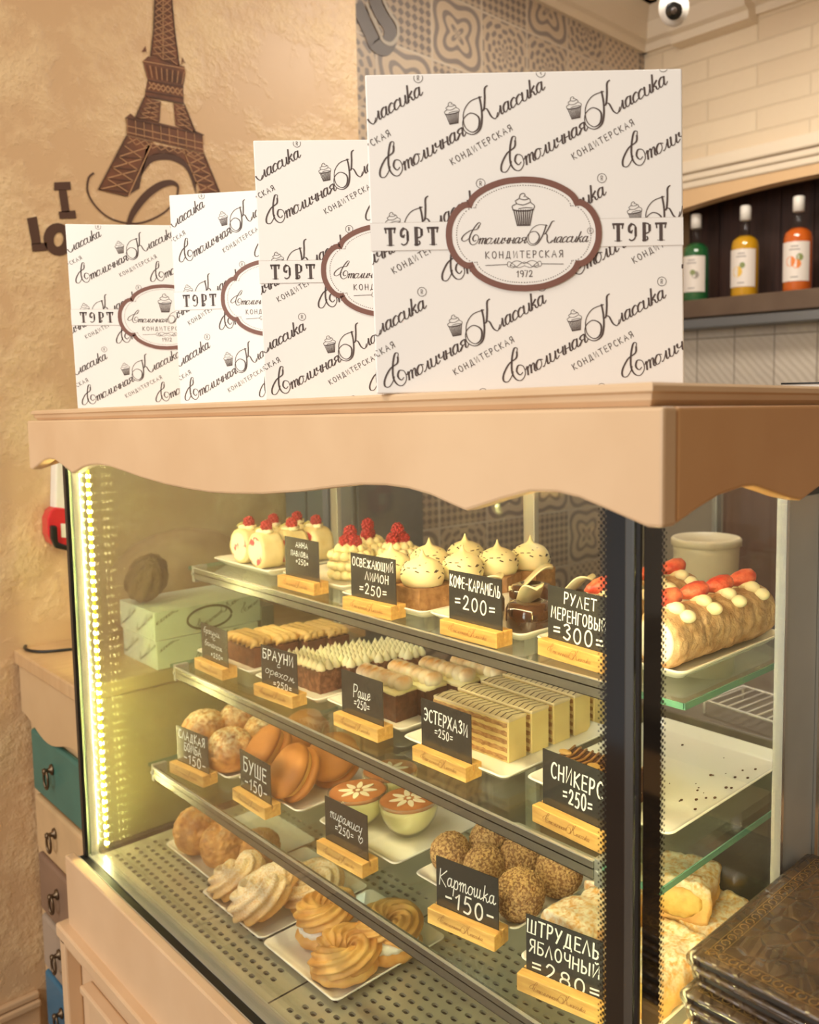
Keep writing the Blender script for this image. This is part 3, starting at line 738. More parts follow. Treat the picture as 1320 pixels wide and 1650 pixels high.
# --- perforated deck: every slot is a real hole over a dark pan
DECK = mat('deck_steel', (186, 182, 160), .32, .5, col2=(172, 168, 146), scale=6, bump=.01)
def cap_pts(hx, hy, n=12):
    out = []
    for i in range(n):
        a = 2 * PI * (i + .5) / n
        out.append((math.copysign(hx - hy, math.cos(a)) + hy * math.cos(a), hy * math.sin(a)))
    return out
def deck(x0, x1, y0, y1, ys, pitch):
    d = MB(); nx = int((x1 - x0 - .03) / pitch); xs = x0 + (x1 - x0 - nx * pitch) / 2
    py = .0195; nrow = int((ys[1] - ys[0]) / py); ye = ys[0] + nrow * py
    d.add([(x0, y0, 0), (x1, y0, 0), (x1, ys[0], 0), (x0, ys[0], 0)], [(0, 1, 2, 3)]); d.add([(x0, ye, 0), (x1, ye, 0), (x1, y1, 0), (x0, y1, 0)], [(0, 1, 2, 3)])
    n = 12
    for r in range(nrow):
        yc = ys[0] + (r + .5) * py; off = pitch * .5 * (r % 2)
        a, bb = xs + off, xs + off + (nx - 1) * pitch
        d.add([(x0, yc - py / 2, 0), (a, yc - py / 2, 0), (a, yc + py / 2, 0), (x0, yc + py / 2, 0)], [(0, 1, 2, 3)])
        d.add([(bb, yc - py / 2, 0), (x1, yc - py / 2, 0), (x1, yc + py / 2, 0), (bb, yc + py / 2, 0)], [(0, 1, 2, 3)])
        for c in range(nx - 1):
            cx = a + (c + .5) * pitch; hx, hy = pitch / 2, py / 2
            cap = cap_pts(.0068, .0040, n)
            outer = []
            for (u, v) in cap:
                k = min(hx / abs(u) if abs(u) > 1e-9 else 9e9, hy / abs(v) if abs(v) > 1e-9 else 9e9)
                outer.append((u * k, v * k))
            corners = [(hx, hy), (-hx, hy), (-hx, -hy), (hx, -hy)]
            vs = [(cx + u, yc + v, 0) for u, v in outer] + [(cx + u, yc + v, 0) for u, v in cap] + [(cx + u * .96, yc + v * .92, -.004) for u, v in cap] + [(cx + u, yc + v, 0) for u, v in corners]
            fs = []
            for i in range(n):
                j = (i + 1) % n
                (u0, v0), (u1, v1) = outer[i], outer[j]
                q = [i, j, n + j, n + i]
                if abs(abs(u0) - hx) < 1e-6 and abs(abs(v1) - hy) < 1e-6 and abs(abs(v0) - hy) > 1e-6 or abs(abs(v0) - hy) < 1e-6 and abs(abs(u1) - hx) < 1e-6 and abs(abs(u0) - hx) > 1e-6:
                    su, sv = (1 if u0 + u1 > 0 else -1), (1 if v0 + v1 > 0 else -1)
                    ci = corners.index((su * hx, sv * hy)); q = [i, 3 * n + ci, j, n + j, n + i]
                fs.append(q); fs.append([n + i, n + j, 2 * n + j, 2 * n + i])
            d.add(vs, fs)
    return d
mb = deck(LX + .012, -.733, .024, .585, (.030, .40), .0222); mb.build('deck_plate', DECK, case)
mb = deck(-.729, -.012, .024, .585, (.030, .40), .0222); mb.build('deck_plate', DECK, case)
mb = MB(); mb.box(LX + .01, -.01, .02, .59, -.03, -.018); mb.build('drip_pan', mat('dark_pan', (36, 34, 30), .5), case)
mb = MB(); mb.box(LX - .01, .0, -.014, .0, -.020, .001); mb.box(LX - .004, -.0, .0, .024, -.012, .0015, 1); mb.box(LX - .01, .0, -.0165, -.014, -.02, .003, 1); mb.build('front_gasket', [BLACK, ALU], case, bevel=.001)
mb = MB(); mb.box(LX - .004, LX + .014, .02, DY, -.004, .008); mb.build('end_seal', BLACK, case)

# --- wooden base: front panel with a framed field
mb = MB(); mb.box(LX - .030, .03, -.034, -.016, -.150, .004); mb.box(LX - .030, .03, -.016, DY, -.60, -.155)
base = mb.build('base_panel', OAK, case, bevel=.003)
mb = MB()
for x0, x1 in ((LX - .052, -.74), (-.72, .03)):
    mb.box(x0, x1, -.052, -.016, -.170, -.142); mb.box(x0 + .004, x1 - .004, -.046, -.016, -.185, -.170)
    mb.box(x0, x0 + .030, -.046, -.016, ZF, -.17); mb.box(x0 + .1, x1 - .08, -.030, -.016, ZF, -.26, 0)
    mb.box(x0 + .085, x1 - .065, -.040, -.016, -.262, -.245)
mb.build('panel_moulding', OAK, base, bevel=.004)
mb = MB(); mb.box(LX - .02, .02, .0, DY, ZF, -.5); mb.build('plinth', mat('plinth_brown', (96, 74, 56), .5), case)

# --- glass shelves
SH = {1: (.583, .194), 2: (.383, .147), 3: (.187, .094)}
for k, (z, yf) in SH.items():
    mb = MB(); xa, xb, ya, yb = -1.335, -.085, yf + .004, DY - .05
    mb.box(xa, xb, ya, yb, z - .007, z); mb.v = [(x, y, zz) for x, y, zz in mb.v]
    sh = mb.build('shelf', SHGLASS, case)
    for bx in ((xb - .0015, xb + .0006, ya, yb), (xa - .0006, xa + .001, ya, yb), (-.175, xb - .002, ya - .0006, ya + .001)):
        mb = MB(); mb.box(*bx, z - .0074, z + .0003); mb.build('green_edge', GEDGE, sh)
    mb = MB(); mb.box(-1.302, -.178, yf, yf + .003, z - .0225, z + .0005); mb.box(-1.302, -.178, yf, yf + .016, z - .0105, z - .0075); mb.box(-1.302, -.178, yf, yf + .010, z - .0225, z - .0205)
    pf = mb.build('front_profile', mat('profile_aluminium', (150, 150, 142), .24, .8, bump=.02, bscale=200), sh, bevel=.0006)
    mb = MB(); mb.box(-1.302, -.178, yf - .0006, yf + .0035, z + .0004, z + .0017); mb.build('bright_lip', ALU, pf)
    mb = MB(); mb.box(-1.29, -.19, yf + .0045, yf + .0065, z - .021, z - .013); mb.build('added_glow_strip', mat('added_glow', (255, 246, 220), .4, emit=(255, 232, 168), estr=26), sh)  # unseen glowing strip added behind the profile to brighten the lower shelves
    for xx in (-1.31, -.172):
        mb = MB(); mb.box(xx - .006, xx + .006, yf + .002, yf + .030, z - .030, z + .004); mb.lathe([(.004, 0), (.004, .003)], 10, 0, Matrix.Translation((xx, yf + .002, z - .012)) @ Matrix.Rotation(PI / 2, 4, 'X'))
        mb.build('bracket', mat('bracket_grey', (150, 152, 146), .35, .5), sh, bevel=.001)

# --- LED strips
CHIP = mat('led_chip', (255, 240, 200), .4, emit=(250, 238, 166), estr=300)
STRIPM = mat('led_silicone', (226, 206, 40), .35, emit=(232, 214, 20), estr=1.2)
def led(xc, yc, x_dir, z0, z1, nm):
    mb = MB(); mb.box(xc - .005, xc + .005, yc, yc + .003, z0, z1); o = mb.build('led_strip', STRIPM, case)
    mb = MB(); z = z0 + .006
    while z < z1:
        mb.box(xc - .0032, xc + .0032, yc - .0012, yc + .0042, z, z + .0060); z += .0177
    mb.build('led_chips', CHIP, o)
led(LX + .012, .031, 1, .01, .80, 0)
led(-.028, .031, -1, .01, .80, 1)
mb = MB(); mb.box(-1.38, -.05, .03, .05, .868, .874); o = mb.build('top_lamp', mat('lamp_tube', (255, 250, 235), .4, emit=(252, 238, 188), estr=58), case)

# ================================================================== CARTONS ON THE CROWN
S = .322
CARD = mat('white_card', (247, 244, 240), .42, coat=.15); PRINT = mat('print_brown', (84, 70, 66), .6); PBROWN = mat('badge_brown', (128, 86, 74), .55); HAIR = mat('hair_line', (196, 184, 174), .6)
def build_carton():
    t = thing('cake_box', 'x', 'cake box', group='white cake boxes along the top of the pastry case')
    mb = MB(); mb.box(-S / 2, S / 2, 0, .075, 0, S); mb.build('carton', CARD, t, bevel=.0015)
    F1 = lambda u, v: ((u - .5) * S, -.0003, v * S)
    F2 = lambda u, v: ((u - .5) * S, -.0006, v * S)
    F3 = lambda u, v: ((u - .5) * S, -.0009, v * S)
    clip = (.002, .998, .002, .998); rot = math.radians(28.2)
    mb = MB()
    ox, oy = .050, .668
    ax, ay, bx_, by_ = .386, .009, .188, -.332
    for j in range(-2, 4):
        for i in range(-3, 4):
            x = ox + i * ax + j * bx_; y = oy + i * ay + j * by_ * .985
            if x < -.75 or x > 1.1 or y < -.35 or y > 1.15: continue
            script_logo(mb, x, y, .572, rot, F1, clip)
            sans(mb, 'КОНДИТЕРСКАЯ', x + .218, y + .050, .0195, rot, F1, clip, .0012)
            cupcake(mb, x + .222, y + .208, .048, .16, F1, clip)
    mb.build('printed_pattern', PRINT, t)
    mb = MB()
    poly(mb, [(0.0, .455), (1, .455), (1, .542), (0, .542)], F2, 0)
    ribbon(mb, [(0, .455), (1, .455)], .0008, F2, m=1); ribbon(mb, [(0, .542), (1, .542)], .0008, F2, m=1)
    T_ = [([(.0, .96), (1, .96)], .09), ([(.5, .95), (.5, .04)], .15), ([(.04, .98), (.1, .72)], .06), ([(.96, .98), (.9, .72)], .06), ([(.15, .03), (.85, .03)], .025)]
    O_ = [([(.42, .95), (.2, .8), (.2, .55), (.42, .5)], .11), ([(.42, .97), (.75, .85), (.85, .5), (.72, .15), (.4, .03), (.2, .1)], .06), ([(.80, .75), (.80, .3)], .10), ([(.42, .5), (.5, .6)], .05)]
    R_ = [([(.26, .98), (.26, .03)], .15), ([(.22, .97), (.6, .97), (.84, .78), (.72, .50), (.4, .42)], .06), ([(.78, .88), (.78, .58)], .11), ([(.3, .10), (.48, .04), (.60, .14), (.52, .24)], .06), ([(.06, .03), (.5, .03)], .03)]
    for x0 in (.046, .775):
        for k, g in enumerate((T_, O_, R_, T_)):
            for P, wd in g: 
                pts = [(x0 + (k * .98 + .72 * q[0]) * .0465, .470 + q[1] * .056) for q in (crom(P, 4) if len(P) > 3 else P)]
                ribbon(mb, pts, wd * .037, F3, m=2)
    mb.build('title_band', [CARD, HAIR, PRINT], t)
    # badge
    def outline(k):
        q = [(0, .176), (.055, .1715), (.108, .155), (.150, .130), (.168, .108), (.170, .098), (.186, .098), (.206, .086), (.225, .062), (.238, .030), (.241, 0)]
        q = [(x * 1.03, y) for x, y in crom(q[:6], 4) + crom(q[5:], 4)[1:]]
        f = q + [(x, -y) for x, y in q[::-1][1:]]; f = f + [(-x, y) for x, y in f[::-1][1:-1]]
        return [(.490 + x * k, .498 + y * k) for x, y in f]
    mb = MB(); G1 = lambda u, v: ((u - .5) * S, -.0012, v * S); G2 = lambda u, v: ((u - .5) * S, -.0015, v * S)
    poly(mb, outline(1.0), G1, 0); ribbon(mb, outline(.965), .0098, G2, m=1, closed=True)
    o = outline(.865); L_ = 0
    dense = []
    for i in range(len(o)):
        a, c = o[i], o[(i + 1) % len(o)]; n = max(1, int(math.hypot(c[0] - a[0], c[1] - a[1]) / .0033))
        dense += [lerp(a, c, k / n) for k in range(n)]
    for i in range(0, len(dense) - 1, 2): ribbon(mb, [dense[i], lerp(dense[i], dense[i + 1], .5)], .0012, G2, m=2)
    script_logo(mb, .292, .470, .392, 0, G2, None, 2)
    sans(mb, 'КОНДИТЕРСКАЯ', .490, .424, .0215, 0, G2, None, .0012, .30, 2, True)
    cupcake(mb, .490, .572, .072, 0, G2, None, 2)
    ribbon(mb, [(.365, .402), (.435, .404)], .001, G2, m=2); ribbon(mb, [(.545, .404), (.615, .402)], .001, G2, m=2)
    for sgn in (-1, 1):
        for q in ([(.0, .0), (.022, .010), (.040, .004), (.046, -.008), (.036, -.012), (.030, -.004)], [(.0, -.006), (.02, -.012), (.034, -.002), (.05, .008), (.055, -.004), (.048, -.010)], [(0, .006), (.014, .0), (.028, -.010), (.044, -.004)]):
            ribbon(mb, crom([(.490 + sgn * a, .405 + c) for a, c in q], 4), .0008, G2, m=2)
    sans(mb, '1972', .490, .364, .0200, 0, G2, None, .0012, .12, 2, True)
    mb.build('badge', [CARD, PBROWN, PRINT], t)
    return t
carton = build_carton()
for i, (px, py, h, al, lab) in enumerate((
        (607, 637, .905, 0, 'nearest white square cake box, fully visible with its oval brown badge'),
        (428, 645, 1.105, 2, 'white square cake box standing second, partly behind the fully visible one'),
        (291, 653, 1.36, -8, 'white square cake box standing third, half hidden behind the second box'),
        (125, 657, 1.54, 9, 'farthest and smallest-looking white square cake box, beside the painted tower'))):
    p = depth_pt(px, py, h); a = math.radians(42.5 + al)
    c = p + Vector((math.cos(a), math.sin(a), 0)) * (S / 2)
    loc = (c.x, c.y, SLAB(c.x) + .0008)
    if i == 0: carton.location = loc; carton.rotation_euler = (0, -.016, a); carton['label'] = lab
    else: dup(carton, loc, (0, -.016, a), lab)

# ================================================================== PRICE SIGNS
PINE = mat('pine', (216, 172, 96), .5, col2=(198, 150, 78), scale=14, stretch=(2, 14, 14)); SLATE = mat('black_slate', (52, 54, 52), .16, col2=(44, 46, 46), scale=8, coat=.25)
CHALK = mat('white_chalk', (240, 240, 234), .7); BURN = mat('engraving', (150, 100, 48), .7)
def rows(*r): return r
SIGNS = [  # shelf, x centre, y of the block's front, yaw, rows of (text, u, baseline, height, table, width as share of the board), label part
 (1, -.945, .217, .8, [('АННА', .002, .0775, .0100, 'U', .36), ('ПАВЛОВА', -.006, .0610, .0095, 'U', .52), ('=250=', .002, .0465, .0095, 'U', .38)], 'by the berry meringue slices'),
 (1, -.699, .1985, 3.9, [('ОСВЕЖАЮЩИЙ', 0, .0735, .0135, 'U', .92), ('ЛИМОН', .010, .0530, .0135, 'U', .52), ('=250=', 0, .030, .016, 'U', .62)], 'by the white domed lemon cakes'),
 (1, -.462, .205, .5, [('КОФЕ-КАРАМЕЛЬ', 0, .070, .0165, 'U', .96), ('=200=', 0, .040, .019, 'U', .78)], 'by the dark caramel domes'),
 (1, -.282, .221, -4.2, [('РУЛЕТ', .006, .0735, .0155, 'U', .54), ('МЕРЕНГОВЫЙ', .002, .0500, .0160, 'U', .92), ('=300=', .002, .025, .020, 'U', .86)], 'by the strawberry roulade'),
 (2, -1.208, .172, -.1, [('брауни', -.010, .0760, .0072, 'L', .62), ('с', 0, .0660, .006, 'L', .08), ('бананом', -.004, .0500, .0072, 'L', .66), ('=250=', .010, .0310, .0095, 'U', .46)], 'by the brownies with beige braided cream'),
 (2, -.964, .176, 4.3, [('БРАУНИ', -.002, .0700, .0185, 'U', .86), ('с', .000, .0600, .007, 'L', .09), ('орехом', .002, .0420, .0085, 'L', .82), ('=250=', .010, .0215, .0120, 'U', .52)], 'by the brownies with white peaked cream'),
 (2, -.723, .188, 1.5, [('Раше', 0, .056, .0115, 'M', .42), ('=250=', 0, .0375, .014, 'U', .38)], 'by the toasted meringue brownies'),
 (2, -.509, .1865, .7, [('ЭСТЕРХАЗИ', 0, .062, .019, 'U', .88), ('=250=', -.004, .0435, .013, 'U', .37)], 'by the layered feather-iced slices'),
 (2, -.240, .168, -2, [('СНИКЕРС', .004, .061, .020, 'U', .80), ('=250=', .006, .036, .0195, 'U', .46)], 'by the striped chocolate slice'),
 (3, -1.196, .114, 5.9, [('СЛАДКАЯ', 0, .0715, .017, 'U', .84), ('БОМБА', .002, .049, .0165, 'U', .54), ('-150-', .008, .025, .019, 'U', .70)], 'by the cracked sugared choux buns'),
 (3, -.988, .1345, -.4, [('БУШЕ', 0, .057, .0255, 'U', .76), ('-150-', .002, .027, .021, 'U', .74)], 'by the round sandwich cookies'),
 (3, -.700, .1365, 2.6, [('тирамису', .000, .0625, .0105, 'L', .76), ('=250=', -.004, .043, .0135, 'U', .44), ('v', .038, .044, .008, 'H', 0)], 'by the layered dessert cups'),
 (3, -.416, .1445, 8.7, [('Картошка', 0, .056, .0125, 'M', .92), ('-150-', .004, .0265, .0235, 'U', .80)], 'by the crumb-coated balls'),
 (3, -.222, .132, 10.4, [('ШТРУДЕЛЬ', -.002, .0715, .0180, 'U', .94), ('ЯБЛОЧНЫЙ', .000, .0465, .0165, 'U', .92), ('=280=', .002, .0195, .0190, 'U', .90)], 'by the sugared strudel'),
]
def block_mesh():
    mb = MB(); W, D, H_, sl, sd_ = .0605, .0315, .0225, .0025, .009
    prof = [(0, 0), (D, 0), (D, H_), (D / 2 + sl / 2, H_), (D / 2 + sl / 2, H_ - sd_), (D / 2 - sl / 2, H_ - sd_), (D / 2 - sl / 2, H_), (0, H_)]
    mb.prism(prof, -W, W, 0); return mb
first = None
for (sk, x, y, yaw, rws, where) in SIGNS:
    z = SH[sk][0] if sk else 0
    main = rws[0][0] if len(rws) < 3 else rws[0][0]
    t = thing('price_sign', 'x', 'price sign', (x, y, z + .0002), math.radians(yaw), 'black price signs in wooden blocks')
    if first is None:
        o = block_mesh().build('wooden_block', PINE, t, bevel=.0022); bmesh_shared = o.data
        mb = MB(); script_logo(mb, -.040, .0085, .078, 0, lambda u, v: (u, -.0003, v), None, 0, (.00018, .00045), reg=False); e = mb.build('engraving', BURN, o); eng = e.data
        mb = MB(); mb.box(-.0555, .0555, .0150, .0166, .0138, .0945); bd = mb.build('board', SLATE, t, bevel=.0004); board = bd.data
        first = t
    else:
        o = bpy.data.objects.new('wooden_block', bmesh_shared); C.objects.link(o); o.parent = t
        b_ = o.modifiers.new('bevel', 'BEVEL'); b_.width = .0022; b_.segments = 2; b_.limit_method = 'ANGLE'; b_.angle_limit = .6
        e = bpy.data.objects.new('engraving', eng); C.objects.link(e); e.parent = o
        bd = bpy.data.objects.new('board', board); C.objects.link(bd); bd.parent = t
    mb = MB(); fmap = lambda u, v: (u, .0146, v)
    for (tx, u, v, s, tb, wf) in rws:
        wd = .00052 + max(0, s - .008) * .062; W_ = wf * .111
        if tb == 'U': write(mb, tx, u, v, s, wd, fmap, UP, .16, .04, -.02, jit=.05, sx=W_ / (text_width(tx, UP, .16) * s))
        elif tb == 'L': write(mb, tx, u, v, s, wd * .85, fmap, LO, .03, .2, -.03, jit=.06, sx=W_ / (text_width(tx, LO, .03) * s))
        elif tb == 'M':
            tw = text_width(tx[1:], LO, .03) * s; cw = UP[tx[0]][0] * s * 2.0; q_ = W_ / (tw + cw); x0 = u - W_ / 2
            write(mb, tx[0], x0, v - s * .2, s * 1.9, wd, fmap, UP, .1, .12, 0, jit=.02, center=False, sx=q_)
            write(mb, tx[1:], x0 + cw * q_, v, s, wd, fmap, LO, .03, .12, 0, jit=.05, center=False, sx=q_)
        else:
            ribbon(mb, crom([(u, v), (u - .005, v + .006), (u - .002, v + .010), (u, v + .007), (u + .004, v + .011), (u + .006, v + .006), (u, v)]), .0006, fmap)
    mb.build('chalk_writing', CHALK, bd)
    words = ' '.join(r[0] for r in rws if r[0] not in ('v',)).replace('=', '').replace('-', ' ').strip()
    t['label'] = 'black price sign in wooden block ' + where

# ================================================================== PLATES
CHINA = mat('white_china', (240, 236, 224), .18, coat=.5)
def plate_mesh(hx, hy, h=.015):
    mb = MB(); r = .012
    mb.rsq([(hx - .022, hy - .022, r * .7, 0), (hx - .018, hy - .018, r * .8, .0006), (hx - .003, hy - .003, r, h - .003), (hx, hy, r, h), (hx - .0012, hy - .0012, r, h + .0012), (hx - .004, hy - .004, r, h + .0006),
            (hx - .016, hy - .016, r * .8, .0052), (hx - .022, hy - .022, r * .7, .0040), (hx * .5, hy * .5, r * .5, .0038)])
    return mb
PL = {}
pm = None
for nm, sk, x, y, hx, hy, lab in (
    ('D1', 0, -1.205, .226, .111, .111, 'white square plate on the metal deck under plain choux buns'),
    ('D2', 0, -.976, .196, .111, .111, 'white square plate on the metal deck under powdered choux rings'),
    ('D3', 0, -.748, .194, .111, .111, 'white square plate on the metal deck under cream-filled choux rings'),
    ('A', 3, -1.220, .266, .111, .111, 'white square plate under the cracked sugared choux buns'),
    ('B', 3, -.995, .284, .111, .111, 'white square plate under the round sandwich cookies'),
    ('C', 3, -.724, .292, .111, .111, 'white square plate under the layered dessert cups'),
    ('E', 3, -.464, .299, .111, .111, 'white square plate under the crumb-coated balls'),
    ('F', 3, -.205, .272, .108, .118, 'white square plate under the sugared strudel slices'),
    ('G', 2, -1.232, .322, .117, .111, 'white square plate under the brownies with beige braided cream'),
    ('H', 2, -.985, .320, .111, .111, 'white square plate under the brownies with white peaked cream'),
    ('I', 2, -.760, .336, .111, .111, 'white square plate under the toasted meringue brownies'),
    ('J', 2, -.512, .336, .117, .125, 'white square plate under the layered feather-iced slices'),
    ('K', 2, -.254, .395, .125, .160, 'large white crumb-strewn tray beside the corner band'),
    ('P1', 1, -1.200, .352, .116, .111, 'white square plate under the berry meringue slices'),
    ('P2', 1, -.958, .367, .106, .111, 'white square plate under the raspberry cream cakes'),
    ('P3', 1, -.709, .370, .114, .140, 'white square plate under the white domed lemon cakes'),
    ('P4', 1, -.490, .350, .104, .111, 'white square plate under the dark caramel domes'),
    ('P5', 1, -.246, .375, .125, .128, 'white plate under the strawberry roulade')):
    z = SH[sk][0] if sk else 0
    o = plate_mesh(hx, hy).build('tray' if nm == 'K' else 'plate', CHINA, smooth=True)
    o.location = (x, y, z + .0003); tag(o, lab, 'tray' if nm == 'K' else 'plate', None if nm == 'K' else 'white plates in the pastry case')
    PL[nm] = (x, y, z + .0045)
# ================================================================== PASTRIES
def nz(p, s=1.0, o=0.0): return noise.noise(Vector((p[0] * s + o, p[1] * s - o, p[2] * s + 2 * o)))
def cracks(p, s, o):
    d, _ = noise.voronoi(Vector((p[0] * s + o, p[1] * s + o * .7, p[2] * s - o)))
    return d[1] - d[0]
def put(o, x, y, z, label, cat, group=None, rot=0.0):
    o.location = (x, y, z); o.rotation_euler = rot if isinstance(rot, tuple) else (0, 0, rot)
    return tag(o, label, cat, group)

BUN = add_dust(mat('choux_crust', (164, 98, 40), .55, col2=(218, 154, 76), scale=46, bump=.6, bscale=120), (238, 222, 176), .038, .075, 120, .45)
BUNP = mat('choux_plain', (176, 110, 50), .55, col2=(222, 164, 88), scale=50, bump=.6, bscale=130)
BUNP = add_dust(BUNP, (226, 202, 158), .05, .10, 70, .1)
CREAMW = mat('whipped_cream', (243, 234, 198), .45, sub=.15)
WHITEC = mat('white_cream', (246, 240, 226), .5, sub=.15)
LEMONC = mat('lemon_cream', (244, 232, 184), .38, sub=.15)

def bun(name, r, h, seed, m, crack=.07, sub=5):
    def fn(d):
        k = 1 + .05 * nz(d, 1.6, seed) + .02 * nz(d, 5, seed)
        f = max(0, min(1, (d.z + .35) * 2.2)); k += f * crack * (-.45 * math.exp(-(cracks(d, 3.6, seed) / .07) ** 2) - .22 * math.exp(-(cracks(d, 9.0, seed) / .09) ** 2) + .10)
        if d.z < -.62: k *= 1 - .25 * (-.62 - d.z)
        return k
    mb = MB(); mb.blob((0, 0, h * .47), (r, r, h * .53), sub, fn)
    mb.v = [(x, y, max(z, 0)) for x, y, z in mb.v]
    return mb.build(name, m, smooth=True)
x, y, z = PL['A']
g = 'sugared choux buns on the third shelf'
for i, (px, py, r, h, lab) in enumerate(((331, 1197, .046, .078, 'cracked choux bun dusted with sugar, leftmost behind the first lower sign'), (390, 1186, .048, .084, 'cracked choux bun dusted with sugar, at the back of its plate'),
                                   (372, 1238, .047, .088, 'nearest cracked choux bun with a sugar cap, beside the sandwich cookies'), (430, 1206, .046, .082, 'cracked choux bun half hidden behind the sandwich cookies'))):
    p = hit(px, py, 2, z + .005)
    put(bun('choux_bun', r, h, 3.1 * i + 1, BUN, .16), p.x, p.y, z, lab, 'choux bun', g, i * 1.3)
x, y, z = PL['D1']
for i, (px, py, r, h, lab) in enumerate(((322, 1368, .049, .096, 'big round plain choux bun at the left end of the lowest plate'), (364, 1389, .047, .088, 'golden choux bun with a split crust beside the powdered rings'), (417, 1388, .042, .07, 'choux bun mostly hidden under the glass shelf'))):
    p = hit(px, py, 2, z + .005)
    put(bun('choux_bun', r, h, 7.7 * i + 2, BUNP, .26 if i != 1 else .34), p.x, p.y, z, lab, 'choux bun', 'plain choux buns on the deck', i * 2.1)

# piped choux rings: a ridged tube wound into a ring
RING = mat('choux_ring', (208, 146, 68), .5, col2=(238, 192, 114), scale=26, bump=.25, bscale=90)
RINGP = add_dust(mat('choux_ring_sugared', (206, 146, 68), .6, col2=(232, 182, 104), scale=26, bump=.25, bscale=90), (246, 234, 206), .016, .060, 300, .75)
def ring_bm(R, r, turns, ridges, tw, seed, n=170, seg=64, dep=.18):
    path = []; rad = []
    for i in range(n):
        t = i / (n - 1); a = 2 * PI * turns * t + seed
        k = R * (1.08 - .62 * max(0, t - .55) ** 1.0 * 1.3)
        path.append((k * math.cos(a), k * math.sin(a), r * .92 + .010 * t))
        e = min(1, (1 - t) * 5 + .25, t * 7 + .35); rad.append(r * e * (1 + .08 * noise.noise(Vector((t * 4, seed, 0)))))
    mb = MB(); mb.tube(path, rad, seg, star=ridges, depth=dep, twist=tw, squash=.92)
    mb.v = [(x + .0012 * nz((x, y, z), 90, seed), y + .0012 * nz((x, y, z), 90, seed + 5), max(0, z + .0014 * nz((x, y, z), 70, seed))) for x, y, z in mb.v]
    return mb
x, y, z = PL['D2']; g = 'powdered choux rings'
for i, (px, py, R, r, sd, tx, ty, lab) in enumerate(((392, 1436, .025, .025, 2.2, .25, -.2, 'small powdered choux ring beside the plain choux buns'), (441, 1471, .030, .0295, .6, .36, -.22, 'large choux ring heavily powdered with sugar, standing up tilted on its plate'), (508, 1450, .027, .025, 4.0, .2, .1, 'powdered choux ring half hidden behind the large powdered ring'))):
    p = hit(px, py, 2, z + .005)
    o = ring_bm(R, r, 1.12, 9, .21, sd).build('choux_ring', RINGP, smooth=True)
    put(o, p.x, p.y, z, lab, 'choux ring', g, (tx, ty, 0)); settle(o, z + .0003)
x, y, z = PL['D3']; g = 'filled choux rings'
for i, (px, py, R, r, sd, rz, fill, lab) in enumerate(((530, 1507, .031, .0235, 1.0, 0, True, 'choux ring cut open with a layer of white cream, beside the powdered rings'), (557, 1560, .032, .0245, 3.4, .3, False, 'nearest choux ring with a coiled golden top at the front corner of its plate'), (628, 1530, .031, .0235, 5.2, .2, True, 'cream-filled choux ring partly behind the shelf edge'))):
    p = hit(px, py, 2, z + .005)
    t = thing('choux_ring', lab, 'choux ring', (p.x, p.y, z), rz, g)
    lift = .030 if fill else .014
    mb = MB(); path = [(R * math.cos(a), R * math.sin(a), .016) for a in [2 * PI * k / 40 for k in range(40)]]
    mb.tube(path, [r * (1 + .06 * math.sin(k * 1.7)) for k in range(40)], 20, closed=True, squash=.62); mb.v = [(a, b_, max(c, 0)) for a, b_, c in mb.v]
    mb.build('bottom_half', RING, t, smooth=True)
    if fill:
        mb = MB(); path = [(R * .98 * math.cos(a), R * .98 * math.sin(a), .031) for a in [2 * PI * k / 60 for k in range(60)]]
        mb.tube(path, [r * .84 * (1 + .07 * math.sin(k * 2.1)) for k in range(60)], 16, closed=True, squash=.6); mb.build('cream_filling', WHITEC, t, smooth=True)
    mb = ring_bm(R * .98, r * .95, 1.15, 9, .30, sd, dep=.15); mb.v = [(a, b_, c * .86 + lift) for a, b_, c in mb.v]; mb.build('coiled_top', RING, t, smooth=True)

# sandwich cookies, leaning against each other
COOK = mat('cookie_sponge', (206, 134, 62), .6, col2=(194, 122, 54), scale=30, bump=.12, bscale=160); COOKE = mat('cookie_filling', (232, 176, 92), .5)
def cookie():
    t = thing('sandwich_cookie', 'x', 'cookie', group='round sandwich cookies on the third shelf')
    R = .052
    top = [(.0005, .034), (.02, .0328), (.036, .029), (.047, .022), (R, .014), (.0505, .0075), (.044, .0055), (.001, .0055)]
    mb = MB(); mb.lathe(top[::-1], 40); mb.build('upper_shell', COOK, t, smooth=True)
    mb = MB(); mb.lathe([(r, -z) for r, z in top], 40); mb.build('lower_shell', COOK, t, smooth=True)
    mb = MB(); mb.lathe([(.001, -.006), (.043, -.006), (.046, 0), (.043, .006), (.001, .006)], 40); mb.build('filling', COOKE, t, smooth=True)
    return t
ck = cookie(); x, y, z = PL['B']
def face(dirv):
    return Vector(dirv).to_track_quat('Z', 'Y').to_euler()
for i, (px, py, d, n, lab) in enumerate(((431, 1208, 1.70, (-.25, -.72, .62), 'orange sandwich cookie leaning behind the sign, beside the cracked buns'), (474, 1245, 1.60, (-.10, -.80, .56), 'nearest orange sandwich cookie leaning forward, seen whole'),
                                   (537, 1232, 1.67, (.3, -.5, .75), 'orange sandwich cookie lying back beside the dessert cups'), (490, 1195, 1.80, (.1, -.6, .75), 'orange sandwich cookie at the back of its plate under the shelf edge'))):
    p = depth_pt(px, py, d); e = face(n)
    if i == 0: ck.location = p; ck.rotation_euler = e; ck['label'] = lab; c0 = ck
    else: ck2 = dup(ck, p, tuple(e), lab)
    settle(ck if i == 0 else ck2, z + .0003)

